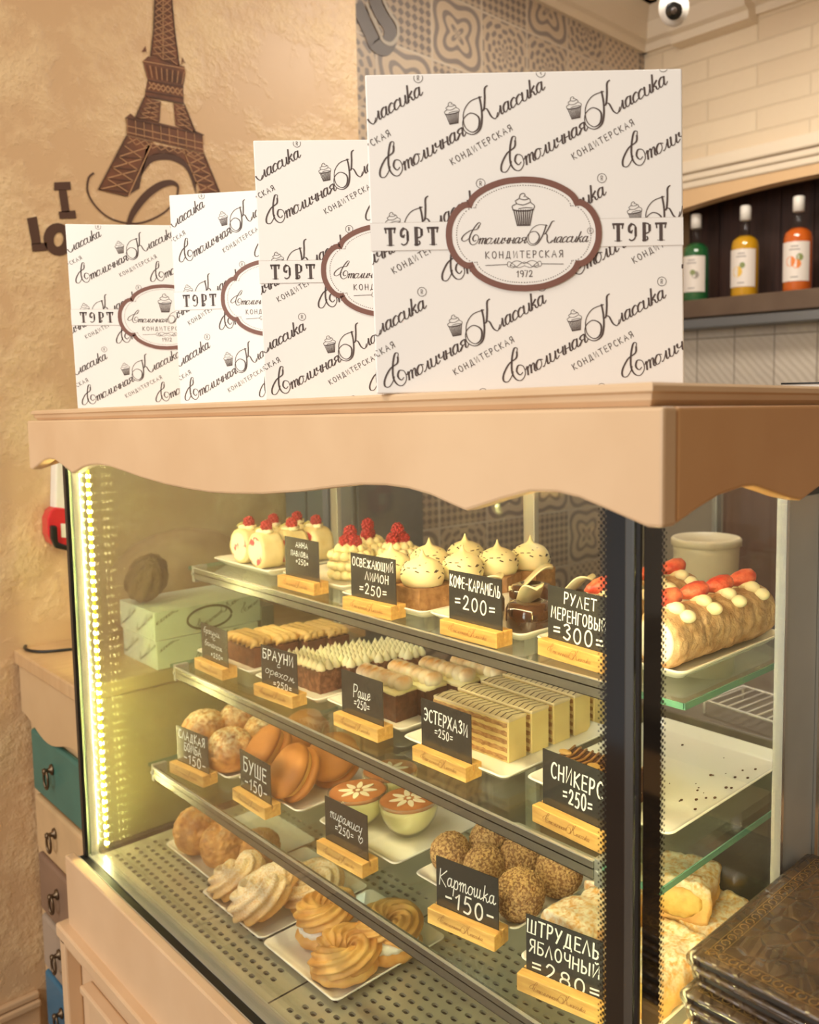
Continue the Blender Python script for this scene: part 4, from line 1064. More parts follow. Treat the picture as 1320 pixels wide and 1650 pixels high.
# dessert cups
CUSTARD = mat('custard', (255, 245, 186), .4, sub=.1); COCOA = mat('cocoa_top', (196, 124, 66), .75, col2=(178, 104, 52), scale=60); SUGAR = mat('sugar_stencil', (250, 238, 206), .7)
def cup():
    t = thing('dessert_cup', 'x', 'dessert cup', group='layered dessert cups')
    prof = [(.001, 0), (.020, .0), (.024, .003), (.036, .014), (.046, .030), (.0505, .047), (.0515, .062)]
    mb = MB(); mb.lathe(prof + [(.0500, .0625), (.0490, .047), (.0446, .031), (.035, .016), (.022, .005), (.001, .004)], 48, cap=False); mb.build('glass_bowl', GLASS, t, smooth=True)
    mb = MB(); mb.lathe([(.001, .0045), (.022, .0055), (.0345, .0165), (.0442, .0315), (.0486, .047), (.0494, .055), (.001, .0555)], 48); mb.build('custard', CUSTARD, t, smooth=True)
    mb = MB(); mb.lathe([(.0485, .0552), (.0490, .0585), (.044, .0598), (.001, .0602)], 48); mb.build('cocoa_layer', COCOA, t, smooth=True)
    mb = MB()
    for k in range(8):
        a = 2 * PI * k / 8; n = 10
        P = []
        for i in range(n):
            q = 2 * PI * i / n; u = .021 + .0125 * math.cos(q); v = .0042 * math.sin(q) * (1.15 - .4 * math.cos(q)); P.append((u * math.cos(a) - v * math.sin(a), u * math.sin(a) + v * math.cos(a)))
        mb.prism(P, .0600, .0612, 2)
    mb.prism([(.004 * math.cos(a), .004 * math.sin(a)) for a in [i * PI / 5 for i in range(10)]], .0600, .0614, 2)
    mb.build('sugar_flower', SUGAR, t)
    return t
cu = cup(); x, y, z = PL['C']
for i, (px, py, rz, lab) in enumerate(((578, 1327, .1, 'dessert cup with sugar flower on cocoa, partly behind its price sign'), (660, 1341, .3, 'dessert cup with sugar flower on cocoa, in full view in front on its plate'), (630, 1290, .2, 'dessert cup at the back, mostly hidden by the other two cups'))):
    p = hit(px, py, 2, z)
    if i == 0: cu.location = (p.x, p.y, z); cu['label'] = lab
    else: dup(cu, (p.x, p.y, z), rz, lab)

# crumb balls
CRUMB = mat('crumb_coat', (142, 100, 60), .85, col2=(204, 166, 110), scale=270, bump=1.0, bscale=240, lo=.42, hi=.58)
x, y, z = PL['E']
def ball(seed, r):
    mb = MB(); mb.blob((0, 0, r * .96), (r, r, r), 5, lambda d: 1 + .045 * nz(d, 14, seed) + .03 * nz(d, 30, seed) + .03 * nz(d, 2, seed)); mb.v = [(a, b_, max(c, 0)) for a, b_, c in mb.v]
    return mb.build('cake_ball', CRUMB, smooth=False)
for i, (px, py, r, lab) in enumerate(((726, 1402, .031, 'crumb-coated ball at the left, half behind its price sign'), (792, 1388, .035, 'crumb-coated ball at the back, tallest in the group'), (781, 1424, .031, 'crumb-coated ball in the middle behind the sign top'),
                                  (843, 1414, .035, 'crumb-coated ball in the second row between two others'), (901, 1441, .036, 'crumb-coated ball at the right corner of the plate'), (838, 1479, .036, 'nearest crumb-coated ball beside the edge of the price sign'))):
    p = hit(px, py, 2, z); put(ball(i * 5.3, r), p.x, p.y, z, lab, 'cake ball', 'crumb-coated cake balls', i)

# strudel slices
STRU = add_dust(mat('strudel_pastry', (214, 150, 72), .6, col2=(232, 186, 112), scale=22, bump=.5, bscale=90), (243, 232, 206), .026, .056, 150, .50)
STRUF = mat('apple_filling', (226, 188, 104), .45, col2=(206, 160, 74), scale=60, bump=.5, bscale=80)
def strudel(lx, ly, h, seed):
    t = thing('strudel_slice', 'x', 'strudel', group='sugared strudel slices')
    bm = bmesh.new(); bmesh.ops.create_cube(bm, size=1); bmesh.ops.subdivide_edges(bm, edges=bm.edges[:], cuts=14, use_grid_fill=True)
    vs = []
    for v in bm.verts:
        q = v.co * 2; e = Vector((q.x, q.y, q.z)); m4 = (abs(e.y) ** 5 + abs(e.z) ** 5) ** .2 or 1; m8 = max(abs(e.y), abs(e.z)) or 1
        f = m8 / m4
        p = Vector((q.x * lx / 2, e.y * f * ly / 2, (e.z * f * .5 + .5) * h))
        k = .006 * nz(p, 40, seed) + .0035 * nz(p, 100, seed) + .004 * (min(cracks(p, 45, seed), .4) - .25); nrm = Vector((0, e.y, e.z)).normalized()
        p += nrm * k + Vector((.0025 * nz(p, 60, seed + 3), 0, 0)); p.z = max(p.z, 0); vs.append(p)
    mb = MB(); mb.add(vs, [[v.index for v in f.verts] for f in bm.faces]); bm.free(); mb.build('pastry', STRU, t, smooth=True)
    mb = MB()
    for s in (-1, 1): mb.blob((s * lx * .495, 0, h * .46), (.004, ly * .40, h * .36), 3, lambda d: 1 + .15 * nz(d, 4, seed))
    mb.build('apple_filling', STRUF, t, smooth=True)
    return t
x, y, z = PL['F']
for i, (sx, sy, sz, rot, lx, ly, h, lab) in enumerate(((-.262, .232, z, 1.45, .085, .085, .062, 'sugared strudel slice behind its price sign, left of the dark corner band'), (-.146, .235, z, 1.52, .110, .092, .060, 'long sugared strudel slice seen through the side glass, nearest the menus'),
                                            (-.150, .352, z, 1.62, .100, .096, .056, 'sugared strudel slice behind the long one, lying flat'), (-.175, .335, z + .052, 1.95, .075, .080, .056, 'sugared strudel slice resting on top with its golden cut end showing'), (-.272, .335, z, 1.5, .09, .085, .056, 'sugared strudel slice at the back of the plate beside the corner band'))):
    s = strudel(lx, ly, h, i * 3.7); s.location = (sx, sy, sz); s.rotation_euler = (0, 0.06 if i == 3 else 0, rot); s['label'] = lab

# brownies
CHOC = mat('brownie', (92, 48, 30), .6, col2=(118, 66, 42), scale=70, bump=.5, bscale=120); CHOCN = mat('nut_brownie', (106, 62, 44), .65, col2=(150, 98, 72), scale=120, bump=.5, bscale=140, lo=.45, hi=.62); CHOCD = mat('dark_brownie', (66, 34, 26), .55, col2=(96, 54, 38), scale=90, bump=.5, bscale=130)
BEIGEC = mat('caramel_cream', (226, 186, 116), .45, sub=.1); TOAST = mat('toasted_meringue', (244, 232, 206), .45, sub=.1)
TOAST = add_dust(TOAST, (206, 142, 70), .058, .074, 42, .55)
def slab_base(mb, lx, ly, h, seed, n=10):
    bm = bmesh.new(); bmesh.ops.create_cube(bm, size=1); bmesh.ops.subdivide_edges(bm, edges=bm.edges[:], cuts=n, use_grid_fill=True)
    vs = []
    for v in bm.verts:
        p = Vector((v.co.x * lx, v.co.y * ly, (v.co.z + .5) * h)); p += Vector((nz(p, 90, seed), nz(p, 90, seed + 4), 0)) * .0016; vs.append(p)
    mb.add(vs, [[v.index for v in f.verts] for f in bm.faces]); bm.free()
def brownie(kind, lx, ly, h, seed):
    t = thing('brownie', 'x', 'brownie'); mb = MB(); slab_base(mb, lx, ly, h, seed)
    mb.build('cake_base', {'braid': CHOC, 'peak': CHOCN, 'toast': CHOCD}[kind], t)
    mb = MB()
    if kind == 'braid':
        nr = 3
        for r in range(nr):
            yy = (r - (nr - 1) / 2) * ly / nr
            n = 110; path = [(-lx * .48 + lx * .96 * i / (n - 1), yy, h + .008) for i in range(n)]
            mb.tube(path, [.0100 * min(1, .5 + 8 * min(i, n - 1 - i) / n) for i in range(n)], 30, star=3, depth=.30, twist=.36, squash=.95)
    elif kind == 'peak':
        nx, ny = 8, 3
        for i in range(nx):
            for j in range(ny):
                r = lx / nx * .62
                T = Matrix.Translation((-lx / 2 + (i + .5) * lx / nx, -ly / 2 + (j + .5) * ly / ny, h - .001))
                mb.lathe([(r, 0), (r * 1.0, .004), (r * .78, .009), (r * .42, .015), (r * .12, .0205), (.0004, .022)], 12, 0, T)
    else:
        mb.box(-lx / 2, lx / 2, -ly / 2, ly / 2, h - .001, h + .006, 1)
        n = 7
        for i in range(n):
            mb.blob((-lx * .44 + lx * .88 * i / (n - 1), 0, h + .015), (.0115, ly * .40, .0135), 3, lambda d: 1 + .06 * nz(d, 2, seed + i))
    mb.build('piped_cream', [{'braid': BEIGEC, 'peak': CREAMW, 'toast': TOAST}[kind], LEMONC], t, smooth=True)
    return t
def row_of(proto, items, group):
    for i, (x, y, z, rz, lab) in enumerate(items):
        if i == 0: proto.location = (x, y, z); proto.rotation_euler = (0, 0, rz); proto['label'] = lab; proto['group'] = group
        else: dup(proto, (x, y, z), rz, lab, group)
zg = PL['G'][2]
row_of(brownie('braid', .118, .044, .040, 1.0), [(-1.222, .268, zg, .02, 'brownie with beige braided cream, front slice'), (-1.205, .318, zg, -.02, 'brownie with beige braided cream, second slice from the front'), (-1.185, .369, zg, .01, 'brownie with beige braided cream, third slice from the front'), (-1.172, .419, zg, .0, 'brownie with beige braided cream, rearmost slice with a coiled rope of cream')], 'brownies with braided cream')
row_of(brownie('peak', .122, .048, .043, 5.0), [(-.985, .272, zg, .02, 'brownie with white cream peaks, front slice'), (-.962, .325, zg, -.03, 'brownie with white cream peaks, second slice from the front'), (-.950, .377, zg, .02, 'brownie with white cream peaks, third slice from the front'), (-.925, .428, zg, .0, 'brownie with white cream peaks, rearmost slice')], 'brownies with cream peaks')
row_of(brownie('toast', .122, .046, .046, 9.0), [(-.765, .278, zg, .02, 'dark brownie with toasted meringue, front slice'), (-.745, .329, zg, -.02, 'dark brownie with toasted meringue, second slice from the front'), (-.718, .380, zg, .02, 'dark brownie with toasted meringue, third slice from the front'), (-.690, .430, zg, .0, 'dark brownie with toasted meringue, rearmost slice')], 'brownies with toasted meringue')

# layered slices with feather icing
def layermat():
    m = mat('nut_layers', (150, 104, 62), .65, col2=(206, 162, 108), scale=90, bump=.4, bscale=120, stretch=(1, 1, 2.2)); return m
LAYER = layermat(); BUTTER = mat('butter_cream', (240, 218, 150), .45, col2=(232, 206, 138), scale=25); ICING = mat('beige_icing', (226, 206, 166), .3); CHOCL = mat('chocolate_line', (74, 46, 32), .4)
def ester():
    t = thing('layer_slice', 'x', 'layer cake slice', group='layered feather-iced slices'); lx, ly, h = .170, .037, .066
    mb = MB(); mb.box(-lx / 2, lx / 2 - .004, -ly / 2, ly / 2, 0, h - .003); mb.build('butter_cream', BUTTER, t)
    mb = MB(); n = 5
    for i in range(n):
        z0 = .003 + i * .0126
        k = 26
        for s, yy in ((-1, -ly / 2), (1, ly / 2)):
            top = [(-lx / 2 + (lx - .004) * q / k, z0 + .0062 + .0022 * nz((q * .7, i, s), 1, 3)) for q in range(k + 1)]
            bot = [(-lx / 2 + (lx - .004) * q / k, z0 + .0022 * nz((q * .7, i + 9, s), 1, 6)) for q in range(k + 1)]
            mb.strip(top, bot, yy + s * .0012 if s < 0 else yy - .001, yy + .001 if s < 0 else yy + .0012, 1)
    mb.build('nut_layers', LAYER, t)
    mb = MB(); mb.box(lx / 2 - .0045, lx / 2, -ly / 2 - .0005, ly / 2 + .0005, 0, h - .002); mb.build('cream_coat', BUTTER, t, bevel=.001)
    mb = MB(); mb.box(-lx / 2, lx / 2 + .001, -ly / 2 - .0012, ly / 2 + .0012, h - .004, h + .001); top = mb.build('icing', ICING, t, bevel=.0015)
    mb = MB(); fm_ = lambda u, v: (u, v, h + .0013)
    k = 14
    for q in range(k):
        x0 = -lx / 2 + .004 + q * (lx - .012) / (k - 1); P = []
        for s in range(13):
            v = -ly / 2 + ly * s / 12; P.append((min(lx / 2 - .001, max(-lx / 2, x0 + .0065 * abs(((s / 12 * 1.0) % 1) * 2 - 1) - .003)), v))
        ribbon(mb, P, .0011, fm_)
    mb.build('feathered_lines', CHOCL, top)
    return t
row_of(ester(), [(-.530 + .001 * i, .286 + .0495 * i, PL['J'][2], .02 - .012 * i, 'tall layered slice with feathered icing, %s' % w_) for i, w_ in enumerate(('front one, by its price sign', 'second from the front', 'third from the front', 'fourth from the front', 'rearmost, under the shelf edge'))], 'layered feather-iced slices')

# striped chocolate slice with almonds
CARA = mat('caramel_stripe', (196, 142, 84), .4); ALM = mat('almond', (222, 176, 100), .5)
t = thing('chocolate_slice', 'striped chocolate slice with almonds behind its price sign', 'chocolate slice', (-.285, .285, PL['K'][2]), .05)
mb = MB(); mb.box(-.066, .066, -.03, .03, 0, .040); mb.build('cake_base', CHOCD, t, bevel=.003)
mb = MB()
for i in range(12):
    u = -.062 + i * .0108; mb.tube([(u, -.029, .0408), (u + .006, 0, .0412), (u - .002, .029, .0408)], .0018, 6)
mb.build('caramel_stripes', CARA, t, smooth=True)
for (u, v) in ((-.055, -.004), (.005, -.016), (.03, .012)):
    mb = MB(); mb.blob((u, v, .044), (.011, .006, .0035), 3); mb.build('almond', ALM, t, smooth=True)
# crumbs on the big tray
mb = MB()
for i in range(26):
    u, v = random.uniform(-.2, -.14) if i % 3 else random.uniform(-.3, -.14), random.uniform(.33, .52)
    r = random.uniform(.0008, .0024); mb.blob((u, v, PL['K'][2] + r * .4), (r, r * 1.4, r * .6), 1)
o = mb.build('crumbs', mat('dark_crumbs', (86, 56, 36), .8)); tag(o, 'dark chocolate crumbs scattered on the large white tray', 'crumbs'); o['kind'] = 'stuff'

# ---- top shelf
RASP = mat('raspberry', (186, 46, 48), .35, col2=(160, 30, 40), scale=40); LEAF = mat('mint_leaf', (96, 120, 58), .5)
MER = mat('meringue_shell', (238, 226, 178), .6, col2=(226, 208, 150), scale=30, bump=.3, bscale=80); BERRYM = mat('berry_cream', (243, 234, 200), .5, col2=(206, 64, 84), scale=40, lo=.54, hi=.60)
def raspberry(mb, c, r, m=0):
    for i in range(34):
        ph = math.acos(1 - 2 * (i + .5) / 34); th = i * 2.39996
        d = Vector((math.sin(ph) * math.cos(th), math.sin(ph) * math.sin(th), math.cos(ph)))
        mb.blob((c[0] + d.x * r * .8, c[1] + d.y * r * .8, c[2] + d.z * r * .95), (r * .32,) * 3, 1, None, m)
    mb.blob(c, (r * .8, r * .8, r * .95), 2, None, m)
def rollslice(seed):
    t = thing('meringue_slice', 'x', 'meringue slice', group='berry meringue roll slices'); R, L_ = .036, .046
    mb = MB(); n = 40; path = [(0, -L_ / 2 + L_ * i / 7, R) for i in range(8)]
    mb.tube(path, [R * k for k in (.93, .99, 1, 1, 1, 1, .99, .93)], n, squash=1.05)
    mb.v = [(x + .0032 * nz((x, y, z), 45, seed) + .0016 * nz((x, y, z), 140, seed), y, max(0, z + .0032 * nz((x, y, z), 45, seed + 2) + .0016 * nz((x, y, z), 140, seed + 1))) for x, y, z in mb.v]
    mb.build('meringue_roll', MER, t, smooth=True)
    mb = MB(); mb.lathe([(.001, 0), (R * .84, 0), (R * .80, .002), (.001, .0028)], 30, 0, Matrix.Translation((0, -L_ / 2 + .001, R)) @ Matrix.Rotation(PI / 2, 4, 'X')); mb.build('cut_face', BERRYM, t)
    mb = MB()
    for a, b_ in ((-.006, -.008), (.008, .0), (-.002, .010)): mb.blob((a, b_, 2 * R + .003), (.012, .009, .006), 3)
    mb.build('cream_dollop', CREAMW, t, smooth=True)
    mb = MB(); raspberry(mb, (.004, 0, 2 * R + .014), .0115); mb.build('raspberry', RASP, t, smooth=True)
    mb = MB()
    for k in range(7):
        a = k * .9; mb.tube([(-.012, .004, 2 * R + .004), (-.012 + .012 * math.cos(a), .004 + .010 * math.sin(a), 2 * R + .011), (-.012 + .022 * math.cos(a), .004 + .02 * math.sin(a), 2 * R + .005)], .0016, 5)
    mb.build('pistachio_shavings', mat('pistachio', (196, 190, 118), .6), t, smooth=True)
    return t
zp = PL['P1'][2]
row_of(rollslice(2.0), [(-1.262, .296, zp, .05, 'berry meringue slice at the left front corner of the top shelf'), (-1.178, .290, zp, -.04, 'berry meringue slice right of the first, behind the sign'), (-1.262, .352, zp, .03, 'berry meringue slice second in the left row'), (-1.176, .346, zp, .0, 'berry meringue slice second in the right row'), (-1.174, .402, zp, .06, 'berry meringue slice third in the right row'), (-1.26, .408, zp, 0, 'berry meringue slice at the back of the left row')], 'berry meringue roll slices')
def creamcake(seed):
    t = thing('raspberry_cake', 'x', 'cream cake'); R, h = .036, .050
    mb = MB(); mb.lathe([(.001, 0), (R, 0), (R * 1.02, h * .5), (R, h), (.001, h)], 32); mb.build('cake_body', LEMONC, t, smooth=True)
    mb = MB()
    for j, (rr, zz, nb, s) in enumerate(((R, .010, 14, .0095), (R * 1.0, .028, 14, .0095), (R * .98, .046, 14, .0095), (R * .62, .055, 9, .0095), (R * .2, .056, 3, .009))):
        for k in range(nb):
            a = 2 * PI * (k + .5 * (j % 2)) / nb; mb.lathe([(s, -.003), (s, .002), (s * .7, .007), (.0006, .0115)] if j > 2 else [(s * .9, -.007), (s, 0), (s * .7, .006), (.0008, .0085)], 10, 0, Matrix.Translation((rr * math.cos(a), rr * math.sin(a), zz)))
    mb.build('cream_dots', LEMONC, t, smooth=True)
    for c in ((-.011, -.004, .069), (.011, .004, .069), (.0, .0, .088)):
        mb = MB(); raspberry(mb, c, .0125); mb.build('raspberry', RASP, t, smooth=True)
    return t
row_of(creamcake(1), [(-.962, .348, PL['P2'][2], 0, 'pale cream cake topped with stacked raspberries, front one'), (-.918, .428, PL['P2'][2], 1.0, 'pale cream cake with raspberries, back right behind the white domes'), (-1.018, .428, PL['P2'][2], 2.0, 'pale cream cake with raspberries, back left behind the first')], 'raspberry cream cakes')
SPONGE = mat('nut_sponge', (146, 104, 64), .7, col2=(178, 136, 90), scale=90, bump=.5, bscale=130); SPRK = mat('chocolate_sprinkle', (52, 36, 28), .5)
def dome(seed):
    t = thing('domed_cake', 'x', 'domed cake'); random.seed(int(seed * 10))
    mb = MB(); slab_base(mb, .066, .066, .036, seed); mb.build('sponge_base', SPONGE, t)
    prof = [(.025, .034), (.034, .0375), (.0378, .047), (.0375, .057), (.034, .067), (.027, .0745), (.0165, .0795), (.0075, .0825), (.0038, .0875), (.0015, .0935), (.0003, .0965)]
    prof = [(r * .955, z) for r, z in prof]
    mb = MB(); mb.lathe(prof, 36); mb.v = [(x + .0012 * math.sin(z * 700 + 2 * math.atan2(y, x)) * (1 if z < .075 else 0), y, z) for x, y, z in mb.v]; mb.build('cream_dome', LEMONC, t, smooth=True)
    mb = MB()
    for k in range(34):
        zz = random.uniform(.05, .077); rr = [r for r, z in prof if z >= zz][0]; a = random.uniform(0, 2 * PI)
        rr = .0361 * math.sqrt(max(.05, 1 - ((zz - .052) / .0295) ** 2)) + .0008
        c = Vector((rr * math.cos(a), rr * math.sin(a), zz)); d = Vector((-math.sin(a), math.cos(a), random.uniform(-.8, .8))).normalized() * .0034
        mb.tube([c - d, c + d], .0010, 5)
    mb.build('chocolate_sprinkles', SPRK, t)
    return t
zp = PL['P3'][2]
row_of(dome(3), [(-.668, .290, zp, 0, 'white domed cake nearest, in full view on its sponge base'), (-.755, .292, zp, .1, 'white domed cake half behind the second top-shelf sign'), (-.655, .366, zp, .05, 'white domed cake second along the right row'), (-.645, .438, zp, .4, 'white domed cake third along the right row'), (-.636, .512, zp, .2, 'white domed cake last in the right row, farthest back'), (-.752, .372, zp, .7, 'white domed cake second in the left row'), (-.742, .448, zp, 1.2, 'white domed cake at the back of the left row')], 'white domed cakes')
GLAZE = mat('dark_glaze', (62, 38, 28), .1, coat=1.0, col2=(86, 52, 36), scale=20); WCHOC = mat('white_chocolate', (240, 230, 190), .35)
def caramel():
    t = thing('caramel_dome', 'x', 'glazed cake'); mb = MB()
    mb.lathe([(.001, 0), (.034, 0), (.036, .006), (.036, .030), (.031, .040), (.017, .043), (.012, .034), (.001, .032)], 36); mb.build('glazed_body', GLAZE, t, smooth=True)
    mb = MB(); n = 14; top = []; bot = []
    vs = []; fs = []
    for j in range(3):
        for i in range(n):
            u = -.036 + .072 * i / (n - 1); wv = .020 * (1 - (u / .04) ** 2) ** .5
            vs.append((u, (j - 1) * wv * .9, .043 + .014 * math.sin(u * 62) + .012 * (i / (n - 1)) + .005 * (j - 1) ** 2))
    for j in range(2):
        for i in range(n - 1): fs.append((j * n + i, j * n + i + 1, (j + 1) * n + i + 1, (j + 1) * n + i))
    mb.add(vs, fs); o = mb.build('white_chocolate_curl', WCHOC, t, smooth=True); q = o.modifiers.new('thick', 'SOLIDIFY'); q.thickness = .0022
    return t
row_of(caramel(), [(-.535, .300, PL['P4'][2], .3, 'dark glazed cake with a white chocolate curl, behind the third top-shelf sign'), (-.435, .305, PL['P4'][2], -.5, 'dark glazed cake with a white chocolate curl, between two signs'), (-.52, .395, PL['P4'][2], .8, 'dark glazed cake at the back left of its plate'), (-.425, .395, PL['P4'][2], 0, 'dark glazed cake at the back right of its plate')], 'dark glazed cakes')
# roulades
LOG = mat('baked_meringue', (216, 184, 144), .8, col2=(186, 148, 106), scale=60, bump=1.0, bscale=120); STRAW = mat('strawberry', (190, 52, 36), .34, col2=(232, 124, 88), scale=44, bump=.5, bscale=160); ROLLC = mat('roll_cream', (246, 238, 220), .55, col2=(226, 150, 164), scale=22, lo=.66, hi=.74)
def roulade(L_, R, seed):
    t = thing('roulade', 'x', 'roulade'); mb = MB(); n = 96; k = 72; path = [(0, L_ * i / (k - 1), R * .95) for i in range(k)]
    mb.tube(path, [R * (.94 if i in (0, k - 1) else 1) for i in range(k)], n, squash=.98)
    vs = []
    for (x, y, z) in mb.v:
        d = Vector((x, 0, z - R * .95)); l = d.length or 1e-6; d /= l
        cr = min(cracks((x, y, z), 46, seed), .3) - .2 - .6 * math.exp(-(cracks((x, y, z), 21, seed) / .05) ** 2)
        seam = -.0035 * sum(math.exp(-((y - L_ * q + .12 * x) / .0022) ** 2) for q in (.27, .52, .77)) if l > R * .8 else 0
        a = .0025 * nz((x, y, z), 30, seed) + .0015 * nz((x, y, z), 90, seed) + .0026 * cr + seam
        p = Vector((x, y, z)) + d * a; vs.append((p.x, p.y, max(0, p.z)))
    mb.v = vs; mb.build('meringue_log', LOG, t, smooth=True)
    mb = MB(); mb.lathe([(.001, 0), (R * .80, 0), (R * .74, .0025), (.001, .004)], 36, 0, Matrix.Translation((0, .0006, R * .95)) @ Matrix.Rotation(PI / 2, 4, 'X')); mb.build('cut_face', ROLLC, t, smooth=True)
    for i in range(4):
        yy = L_ * (.12 + .25 * i); mb = MB()
        for q in range(4): mb.blob((-.016 + .0145 * q, yy + .003 * (q % 2), .95 * R + math.sqrt((R + .003) ** 2 - (-.016 + .0145 * q) ** 2)), (.0112, .0100, .0085), 3)
        mb.build('cream_dollop', CREAMW, t, smooth=True)
        mb = MB(); T = Matrix.Translation((-.006, yy + .004, 1.95 * R + .011)) @ Matrix.Rotation(.95, 4, 'Z') @ Matrix.Rotation(PI / 2 - .25, 4, 'Y')
        prof = [(q * 1.2, w_ * 1.35) for q, w_ in [(.0008, -.019), (.006, -.015), (.011, -.006), (.0125, .004), (.010, .012), (.004, .015), (.0008, .0155)]]
        mb.lathe(prof, 16, 0, T @ Matrix.Diagonal((.78, 1.0, 1.0, 1.0))); s_ = mb.build('strawberry', STRAW, t, smooth=True)
    return t
r1 = roulade(.235, .038, 4.0); r1.location = (-.178, .268, PL['P5'][2]); r1.rotation_euler = (0, 0, -.03); r1['label'] = 'meringue roulade with strawberry halves, seen through the side glass'; r1['group'] = 'strawberry roulades'
dup(r1, (-.288, .272, PL['P5'][2]), .03, 'meringue roulade with strawberries behind the roulade sign, left of the corner band', 'strawberry roulades')
# ================================================================== AROUND THE CASE
# chest of coloured drawers by the wall
CF = .03; cz = hit(28, 1046, 0, XW).z
chest = thing('drawer_chest', 'cream chest of coloured drawers between plaster wall and pastry case', 'drawer chest', ((XW - 1.46) / 2, .2, ZF), world=True)
CCR = mat('chest_cream', (206, 176, 134), .45, col2=(198, 166, 124), scale=6)
mb = MB(); mb.box(XW + .012, -1.462, CF + .006, .70, ZF + .0, cz - .036); mb.build('carcass', CCR, chest, bevel=.003)
mb = MB(); mb.box(XW - .0, -1.455, CF - .018, .72, cz - .034, cz); mb.build('worktop', mat('worktop_oak', (206, 172, 128), .4, col2=(196, 160, 116), scale=8, stretch=(6, 1, 1)), chest, bevel=.004)
px = lambda x, y: hit(x, y, 1, CF)
mb = MB(); xa, xb = XW + .012, -1.462; za = px(50, 1165).z; zb = px(118, 1222).z
st_ = [xa + (xb - xa) * i / 16 for i in range(17)]
mb.strip([(x, cz - .036) for x in st_], [(x, zb + .018 + (za - zb) * 0 + .016 * math.cos(2.3 * PI * (x - xa) / (xb - xa))) for x in st_], CF - .012, CF + .006, 1); mb.build('valance', CCR, chest, bevel=.002)
cols = [((66, 116, 104), 'teal drawer'), ((206, 174, 130), 'cream drawer'), ((140, 112, 92), 'brown drawer'), ((170, 152, 134), 'grey drawer'), ((62, 112, 142), 'blue drawer')]
zd = [px(55, 1180).z + .02, px(57, 1270).z, px(62, 1362).z, px(66, 1458).z, px(70, 1546).z, px(75, 1640).z]
RINGM = mat('bronze', (110, 92, 72), .35, .9)
for i, (c, lab) in enumerate(cols):
    z1, z0 = zd[i] - .006, zd[i + 1] + .006
    mb = MB(); mb.box(XW + .055, -1.463, CF - .008, CF + .008, z0, z1); d = mb.build('drawer', mat('paint_' + lab.split()[0], c, .45, col2=tuple(int(v * .93) for v in c), scale=9), chest, bevel=.008, bseg=3); d['label'] = lab
    xk = px(92 + 4 * i, 1262 + 100 * i).x; zk_ = (z0 + z1) / 2 + .015
    mb = MB(); mb.lathe([(.001, 0), (.013, 0), (.012, .004), (.006, .006), (.005, .012), (.008, .016), (.006, .020), (.001, .021)], 14, 0, Matrix.Translation((xk, CF - .008, zk_)) @ Matrix.Rotation(PI / 2, 4, 'X'))
    mb.tube([(xk + .014 * math.sin(a), CF - .022, zk_ - .020 + .021 * math.cos(a)) for a in [i2 * PI / 10 for i2 in range(20)]], .0028, 8, closed=True)
    mb.build('ring_handle', RINGM, d, smooth=True)
# cable
pc = [hit(*q, 2, cz + .004) for q in ((112, 1019), (88, 1026), (60, 1033), (42, 1040), (44, 1047), (70, 1050), (116, 1046))]
mb = MB(); mb.tube([tuple(p) for p in crom([tuple(p) for p in pc], 6)], .0035, 8); mb.build('cable', BLACK, smooth=True)
tag(bpy.data.objects['cable'], 'black cable looped on the oak worktop beside the pastry case', 'cable')
# red and white device hanging on the wall behind the case edge
RED = mat('red_plastic', (206, 36, 48), .35, coat=.3); WPL = mat('white_plastic', (236, 230, 220), .35)
p0 = hit(86, 850, 0, XW + .03); sc = .00079 * 1.25
t = thing('wall_device', 'red device with black grip and white housing hung on the plaster wall', 'device', (XW, p0.y, p0.z), world=True)
def dev(x, y): q = hit(x, y, 0, XW + .02); return (q.y, q.z)
P = [dev(*q) for q in ((76, 822), (84, 816), (100, 818), (118, 830), (118, 880), (92, 882), (78, 874), (72, 860), (71, 835))]
mb = MB(); mb.prism(P, XW + .001, XW + .045, 0); mb.build('red_body', RED, t, bevel=.004)
P = [dev(*q) for q in ((74, 845), (84, 845), (86, 872), (106, 878), (106, 886), (82, 881), (75, 866))]
mb = MB(); mb.prism(P, XW + .040, XW + .058, 0); mb.build('grip', BLACK, t, bevel=.004)
P = [dev(*q) for q in ((86, 735), (122, 735), (122, 834), (92, 832), (84, 826))]
mb = MB(); mb.prism(P, XW + .001, XW + .04, 0); mb.build('white_housing', WPL, t, bevel=.004)
P = [dev(*q) for q in ((92, 842), (112, 843), (112, 866), (93, 864))]
mb = MB(); mb.prism(P, XW + .045, XW + .047, 0); mb.build('white_label', WPL, t)
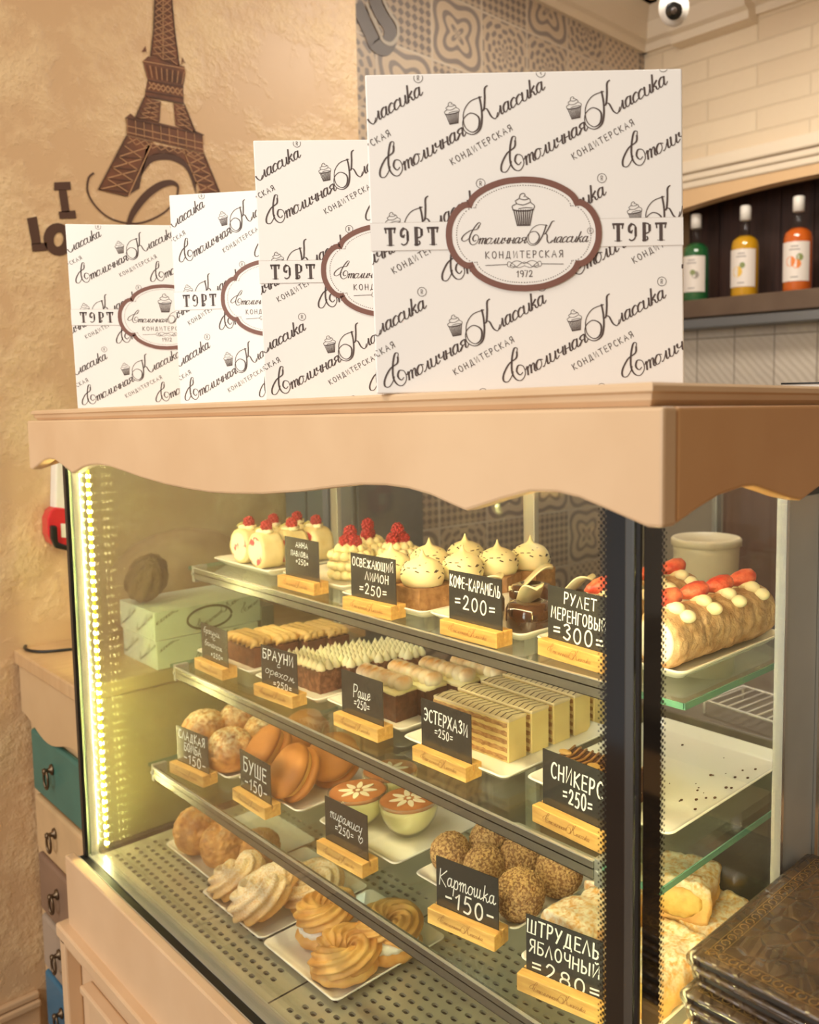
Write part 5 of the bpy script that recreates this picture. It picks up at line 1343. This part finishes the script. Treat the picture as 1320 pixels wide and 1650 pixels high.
# seen through the end glass: cartons, cocoa pod, sack, napkins
CARTM = mat('pale_carton', (232, 228, 214), .6); CPR = mat('carton_print', (72, 70, 62), .6)
def lowbox(x1, y0, z0, lx, ly, h, lab):
    t = thing('carton', lab, 'carton', (x1 - lx / 2, y0 + ly / 2, z0), 0, 'printed cartons on the worktop')
    mb = MB(); mb.box(-lx / 2, lx / 2, -ly / 2, ly / 2, 0, h); mb.build('box', CARTM, t, bevel=.0015)
    mb = MB(); F = lambda u, v: (lx / 2 + .0004, u, v); cl = (-ly / 2 + .004, ly / 2 - .004, .003, h - .003)
    for k in range(-2, 3): script_logo(mb, k * .11 - .03, .004 + .02 * (k % 2), .13, .5, F, cl, reg=False)
    G = lambda u, v: (u, -ly / 2 - .0004, v)
    for k in range(-2, 2): script_logo(mb, k * .09, .004, .10, .5, G, (-lx / 2 + .004, lx / 2 - .004, .003, h - .003), reg=False)
    mb.build('printed_logo', CPR, t)
    if z0 > cz + .02:
        mb = MB(); H = lambda u, v: (lx / 2 + .0008, u, v)
        ribbon(mb, ov(.0, h * .50, .052, h * .40, 0, 350, 30), .0026, H); mb.build('oval_badge', CPR, t)
    return t
lc = hit(254, 1081, 2, cz); lx0 = min(lc.x, -1.45)
lowbox(lx0, lc.y, cz + .0005, .185, .24, .064, 'lower pale printed carton on the worktop, seen through the end glass')
lowbox(lx0 - .002, lc.y - .002, cz + .066, .19, .25, .064, 'upper pale printed carton with an oval badge, stacked on the other')
POD = mat('cocoa_pod', (92, 64, 50), .75, col2=(124, 94, 74), scale=30, bump=.9, bscale=60, stretch=(3, 3, 1))
ztop = cz + .131
mb = MB(); mb.blob((0, 0, 0), (.042, .042, .070), 5, lambda d: 1 + .07 * math.cos(9 * math.atan2(d.y, d.x)) * (1 - d.z * d.z) + .10 * (abs(nz((d.x, d.y, d.z * .45), 9, 2)) - .2) + (.10 * max(0, d.z) ** 6))
o = mb.build('cocoa_pod', POD, smooth=True); pp = hit(236, 930, 0, lx0 - .09)
o.location = (pp.x, pp.y, ztop + .058); o.rotation_euler = (.30, .75, .4); settle(o, ztop + .0005); tag(o, 'wrinkled brown cocoa pod leaning on the printed cartons', 'cocoa pod')
SACK = mat('linen_sack', (176, 142, 108), .85, col2=(158, 122, 92), scale=20, bump=.3, bscale=200)
mb = MB(); mb.blob((0, 0, .11), (.095, .19, .155), 5, lambda d: 1 + .06 * nz(d, 2.2, 3) + .03 * nz(d, 6, 3)); mb.v = [(a, b_, max(0, c)) for a, b_, c in mb.v]
o = mb.build('linen_sack', SACK, smooth=True); o.location = (-1.755, lc.y + .20, cz + .0005); tag(o, 'soft beige linen sack on the worktop behind the cartons', 'sack')
t = thing('napkin_holder', 'holder of folded beige napkins beside the linen sack', 'napkin holder', (lx0 - .05, lc.y + .252, cz + .0005))
mb = MB(); mb.box(-.05, .05, -.004, .03, 0, .10); mb.build('stand', mat('holder_steel', (170, 164, 150), .35, .6), t, bevel=.002)
for k in range(4):
    mb = MB(); P = crom([(-.05, .004 + .007 * k, .02), (-.05, .004 + .007 * k, .15 + .005 * k), (-.02, .006 + .007 * k, .165 + .005 * k), (.05, .008 + .007 * k, .13 + .004 * k)], 6)
    mb.strip([(p[0], p[2]) for p in P], [(p[0] + .004, p[2] - .02) for p in P], P[0][1], P[0][1] + .004, 1); mb.build('napkin', mat('napkin_linen', (214, 190, 156), .8), t)
# grey blue panelled unit against the wall behind the case
mb = MB(); mb.box(-1.86, -1.50, .735, .955, ZF, .86)
t = thing('tall_cabinet', 'dark blue-grey tall cabinet behind the far end of the pastry case', 'cabinet', (-1.68, .84, ZF), world=True)
mb.build('carcass', mat('cabinet_bluegrey', (92, 98, 104), .4), t, bevel=.004)
for k in range(3):
    mb = MB(); mb.box(-1.852 + .118 * k, -1.745 + .118 * k, .722, .736, ZF + .1, .84); mb.build('door', mat('cabinet_door', (112, 120, 126), .3, col2=(98, 106, 114), scale=5), t, bevel=.004)

# things behind the case
SKIN = None
mb = MB(); mb.box(-1.25, 1.2, .98, 1.62, ZF, .20); 
t = thing('kitchen_counter', 'long grey worktop unit behind the pastry case', 'counter', (0, 1.3, ZF), world=True); mb.build('cabinet', mat('counter_grey', (116, 108, 98), .5, col2=(104, 96, 88), scale=5), t, bevel=.004)
mb = MB(); mb.box(-1.27, 1.2, .95, 1.64, .20, .238); mb.build('worktop', mat('counter_top', (138, 128, 114), .3, col2=(120, 110, 98), scale=9), t, bevel=.004)
t = thing('wire_rack', 'small white wire cooling rack on the worktop behind the case', 'wire rack', (-.45, 1.04, .239), -.1)
mb = MB()
for k in range(9): mb.tube([(-.10 + .025 * k, -.06, .03), (-.10 + .025 * k, .07, .03)], .0022, 6)
mb.build('bars', WPL, t, smooth=True)
mb = MB(); mb.tube([(-.11, -.065, .03), (.11, -.065, .03), (.11, .075, .03), (-.11, .075, .03)], .003, 6, closed=True); mb.tube([(-.11, -.065, .03), (-.11, -.065, .0)], .003, 6); mb.tube([(.11, -.065, .03), (.11, -.065, 0)], .003, 6); mb.tube([(.11, .075, .03), (.11, .075, 0)], .003, 6); mb.tube([(-.11, .075, .03), (-.11, .075, 0)], .003, 6); mb.build('rim', WPL, t, smooth=True)
bp = hit(1138, 900, 1, 1.25)
t = thing('bucket', 'large cream bucket on the worktop behind the roulade', 'bucket', (bp.x, bp.y, .239))
hb = .345; mb = MB(); mb.lathe([(.001, 0), (.072, 0), (.083, hb * .9), (.085, hb), (.081, hb), (.078, hb * .9), (.068, .006), (.001, .006)], 40); mb.build('bucket_body', mat('cream_plastic', (216, 202, 172), .4), t, smooth=True)
mb = MB(); mb.lathe([(.0855, hb - .02), (.089, hb - .018), (.089, hb - .004), (.0855, hb)], 40, cap=False); mb.build('rim', mat('cream_plastic', (216, 202, 172), .4), t, smooth=True)
mb = MB(); mb.box(-1.0, -.2, 1.75, 2.15, ZF, .86); 
t = thing('wooden_cupboard', 'dark reddish brown wooden cupboard at the back right, behind the steel panel', 'cupboard', (-.6, 1.95, ZF), world=True); mb.build('carcass', mat('red_brown_wood', (92, 62, 50), .45, col2=(76, 50, 40), scale=6, stretch=(4, 4, .6)), t, bevel=.004)
for k in range(2):
    mb = MB(); mb.box(-.98 + .39 * k, -.61 + .39 * k, 1.735, 1.751, .25, .84); mb.build('door', mat('red_brown_door', (104, 72, 58), .4, col2=(86, 58, 46), scale=6, stretch=(4, 4, .6)), t, bevel=.005)
mb = MB(); mb.box(-1.62, -1.02, 1.9, 2.3, ZF, .86)
t = thing('grey_fridge', 'brownish grey refrigerator standing against the back wall tiles', 'refrigerator', (-1.32, 2.1, ZF), world=True); mb.build('body', mat('fridge_grey', (128, 116, 104), .35), t, bevel=.01)
mb = MB(); mb.box(-1.60, -1.04, 1.87, 1.905, -.1, .84); d = mb.build('door', mat('fridge_door', (142, 130, 116), .3), t, bevel=.01); mb = MB(); mb.box(-1.10, -1.08, 1.845, 1.872, .3, .75); mb.build('handle', ALU, d, bevel=.004)

# syrup bottles in the niche
def bottle(col, x, y, h, lab, spots):
    t = thing('syrup_bottle', lab, 'bottle', (x, y, zs1 - .0036), .6, 'syrup bottles in the arched niche')
    R = .068 * h / .37 * .86; k = h / .37
    prof = [(.001, 0), (R * .96, 0), (R, .006), (R, .205 * k), (R * .93, .226 * k), (R * .62, .247 * k), (.024 * k, .262 * k), (.0205 * k, .285 * k), (.0195 * k, .330 * k)]
    liq = mat('syrup_' + lab.split()[0], col, .08, coat=1.0); 
    mb = MB(); mb.lathe([(r * .97, z + .002) for r, z in prof[:5]] + [(R * .60, .246 * k), (.001, .247 * k)], 32); mb.build('syrup', liq, t, smooth=True)
    mb = MB(); mb.lathe(prof, 32); mb.build('glass_bottle', GLASS, t, smooth=True)
    mb = MB(); mb.lathe([(.001, .312 * k), (.023 * k, .312 * k), (.023 * k, .366 * k), (.020 * k, .37 * k), (.001, .37 * k)], 24); mb.build('cap', WPL, t, smooth=True)
    lbm = MB(); n = 16; vs = []; fs = []
    for j, zz in enumerate((.040 * k, .190 * k)):
        for i in range(n + 1):
            a = -PI / 2 - .35 + (i / n - .5) * 2.1; vs.append((R * 1.008 * math.cos(a), R * 1.008 * math.sin(a), zz))
    for i in range(n): fs.append((i, i + 1, n + 2 + i, n + 1 + i))
    lbm.add(vs, fs); lb = lbm.build('label', mat('label_paper', (226, 216, 206), .5), t, smooth=True)
    sp = MB()
    def cyl(u, v): a = -PI / 2 - .35 + u; return (R * 1.016 * math.cos(a), R * 1.016 * math.sin(a), v * k)
    for (u, v, r, m) in spots: poly(sp, [(u + r / R * math.cos(q), v + r * math.sin(q)) for q in [i * PI / 7 for i in range(14)]], cyl, m)
    for i, (v, l) in enumerate(((.172, .5), (.160, .7), (.055, .5))): ribbon(sp, [(-l / 2 + l * q / 6, v) for q in range(7)], .0022, cyl, m=2)
    sp.build('label_print', [mat('fruit_' + lab.split()[0], spots_col(lab), .5), mat('fruit_leaf', (130, 140, 80), .5), mat('label_grey', (150, 140, 136), .5)], lb)['kind'] = 'stuff'
    return t
def spots_col(lab): return {'orange': (226, 128, 52), 'yellow': (226, 182, 72), 'green': (150, 140, 130)}[lab.split()[0]]
yb_ = YB + .075
for col, (x_, y_), lab, spots in (((206, 96, 30), (1285, 459), 'orange syrup bottle with white cap, right one in the niche', ((-.25, .115, .020, 0), (.15, .105, .018, 0), (.35, .13, .014, 1))),
                      ((206, 152, 28), (1200, 470), 'yellow syrup bottle with white cap, middle one in the niche', ((-.25, .10, .022, 0), (.1, .125, .012, 1))),
                      ((34, 96, 52), (1121, 478), 'green syrup bottle with white cap, beside the big cake box', ((.3, .11, .016, 0), (.1, .12, .012, 1)))):
    p = hit(x_, y_, 1, yb_); bt = bottle(col, p.x, yb_, .385, lab, spots)

# security camera under the ceiling
dp = depth_pt(1086, 13, 2.5)
t = thing('security_camera', 'white dome security camera under the ceiling in the corner', 'camera', tuple(dp))
mb = MB(); mb.blob((0, 0, 0), (.044, .044, .05), 4); mb.build('housing', mat('camera_white', (236, 232, 226), .35), t, smooth=True)
mb = MB(); mb.lathe([(.052, .045), (.050, .06), (.050, ZC - dp.z)], 32); mb.build('mount', mat('camera_white', (236, 232, 226), .35), t, smooth=True)
ld = (CAM - dp).normalized(); T = ld.to_track_quat('Z', 'Y').to_matrix().to_4x4()
T = Matrix.Rotation(0, 4, 'Z') @ (Vector((ld.x, ld.y, ld.z - .16)).normalized().to_track_quat('Z', 'Y').to_matrix().to_4x4())
mb = MB(); mb.lathe([(.001, .034), (.024, .034), (.024, .049), (.020, .051), (.001, .050)], 28, 0, T); l_ = mb.build('lens', mat('camera_lens', (26, 24, 22), .15, coat=.6), t, smooth=True)
mb = MB(); mb.lathe([(.001, .050), (.010, .0505), (.008, .0525), (.001, .053)], 20, 0, T); mb.build('inner_lens', mat('camera_glass', (86, 74, 66), .1, coat=1), l_, smooth=True)

# menus on a side ledge by the right glass
LEATH = mat('dark_leather', (60, 47, 37), .26, col2=(86, 67, 50), scale=26, coat=.25)
def croco(m):
    nt = m.node_tree; n = nt.nodes; L = nt.links; b = n['Principled BSDF']
    tc = n.new('ShaderNodeTexCoord'); vo = n.new('ShaderNodeTexVoronoi'); vo.feature = 'DISTANCE_TO_EDGE'; vo.inputs['Scale'].default_value = 62
    mp = n.new('ShaderNodeMapping'); mp.inputs['Scale'].default_value = (1, .75, .05); L.new(tc.outputs['Object'], mp.inputs[0]); L.new(mp.outputs[0], vo.inputs['Vector'])
    mr = n.new('ShaderNodeMapRange'); mr.inputs[2].default_value = .16; L.new(vo.outputs['Distance'], mr.inputs[0])
    bu = n.new('ShaderNodeBump'); bu.inputs['Strength'].default_value = .55; bu.inputs['Distance'].default_value = .002; L.new(mr.outputs[0], bu.inputs['Height']); L.new(bu.outputs[0], b.inputs['Normal'])
croco(LEATH)
STITCH = mat('gold_tooling', (150, 116, 68), .4, .4)
def menu(label, x, y, z, rz, W=.27, D=.25, h=.016):
    t = thing('menu_book', label, 'menu', (x, y, z), rz, 'leather menus on the side ledge')
    for zz, nm in ((0, 'back_cover'), (h - .0045, 'front_cover')):
        mb = MB(); mb.box(0, W, 0, D, zz, zz + .0045); mb.build(nm, LEATH, t, bevel=.002)
    mb = MB(); mb.tube([(0, .004 + (D - .008) * i / 20, h / 2) for i in range(21)], h / 2 - .0002, 14); mb.build('spine', LEATH, t, smooth=True)
    mb = MB(); mb.box(.004, W - .004, .005, D - .004, .0048, h - .0048); mb.build('pages', mat('menu_pages', (58, 52, 46), .5), t)
    mb = MB(); F = lambda u, v: (u, v, h + .0004)
    for off, a in ((.010, .0005), (.022, .0004)): ribbon(mb, [(off, off), (W - off, off), (W - off, D - off), (off, D - off)], a, F, closed=True)
    for k in range(20):
        u = .014 + k * .0115
        if u < D - .01: ribbon(mb, ov(.016, u, .0042, .0042, 0, 300, 8), .0005, F)
        if u < W - .01: ribbon(mb, ov(u, .016, .0042, .0042, 90, 390, 8), .0005, F)
    mb.build('tooled_border', STITCH, t)
    return t
mz = .40
menu('black leather menu, topmost of the stack on the side ledge', .0175, .060, mz - .016, 0)
menu('black leather menu, second from the top of the stack', .0200, .066, mz - .0335, -.02)
menu('black leather menu, third from the top, sticking out furthest left', .0160, .052, mz - .051, .01)
menu('black leather menu, lowest visible in the stack', .021, .056, mz - .0685, -.01)
mb = MB(); mb.box(.012, .62, .05, .56, mz - .11, mz - .0688); 
tag(mb.build('side_ledge', mat('ledge_wood', (188, 150, 108), .45, col2=(176, 138, 98), scale=6), bevel=.004), 'wooden side ledge under the stacked menus right of the case', 'ledge')
mb = MB(); mb.box(.3, .58, .1, .5, ZF, mz - .1102); tag(mb.build('ledge_cabinet', mat('ledge_base', (196, 160, 118), .5), bevel=.004), 'wooden base cabinet carrying the side ledge right of the case', 'cabinet')
# thin white lid lying on the crown, right end
pl = hit(1276, 617, 0, -.03)
mb = MB(); mb.box(-.03, .035, pl.y - .02, pl.y + .22, SLAB(.02) + .0002, SLAB(.02) + .005); mb.box(-.032, .037, pl.y - .022, pl.y + .222, SLAB(.02) + .0045, SLAB(.02) + .0065, 1)
tag(mb.build('paper_tray', [WPL, BLACK]), 'thin white tray with a dark rim lying on the crown at the right', 'tray')
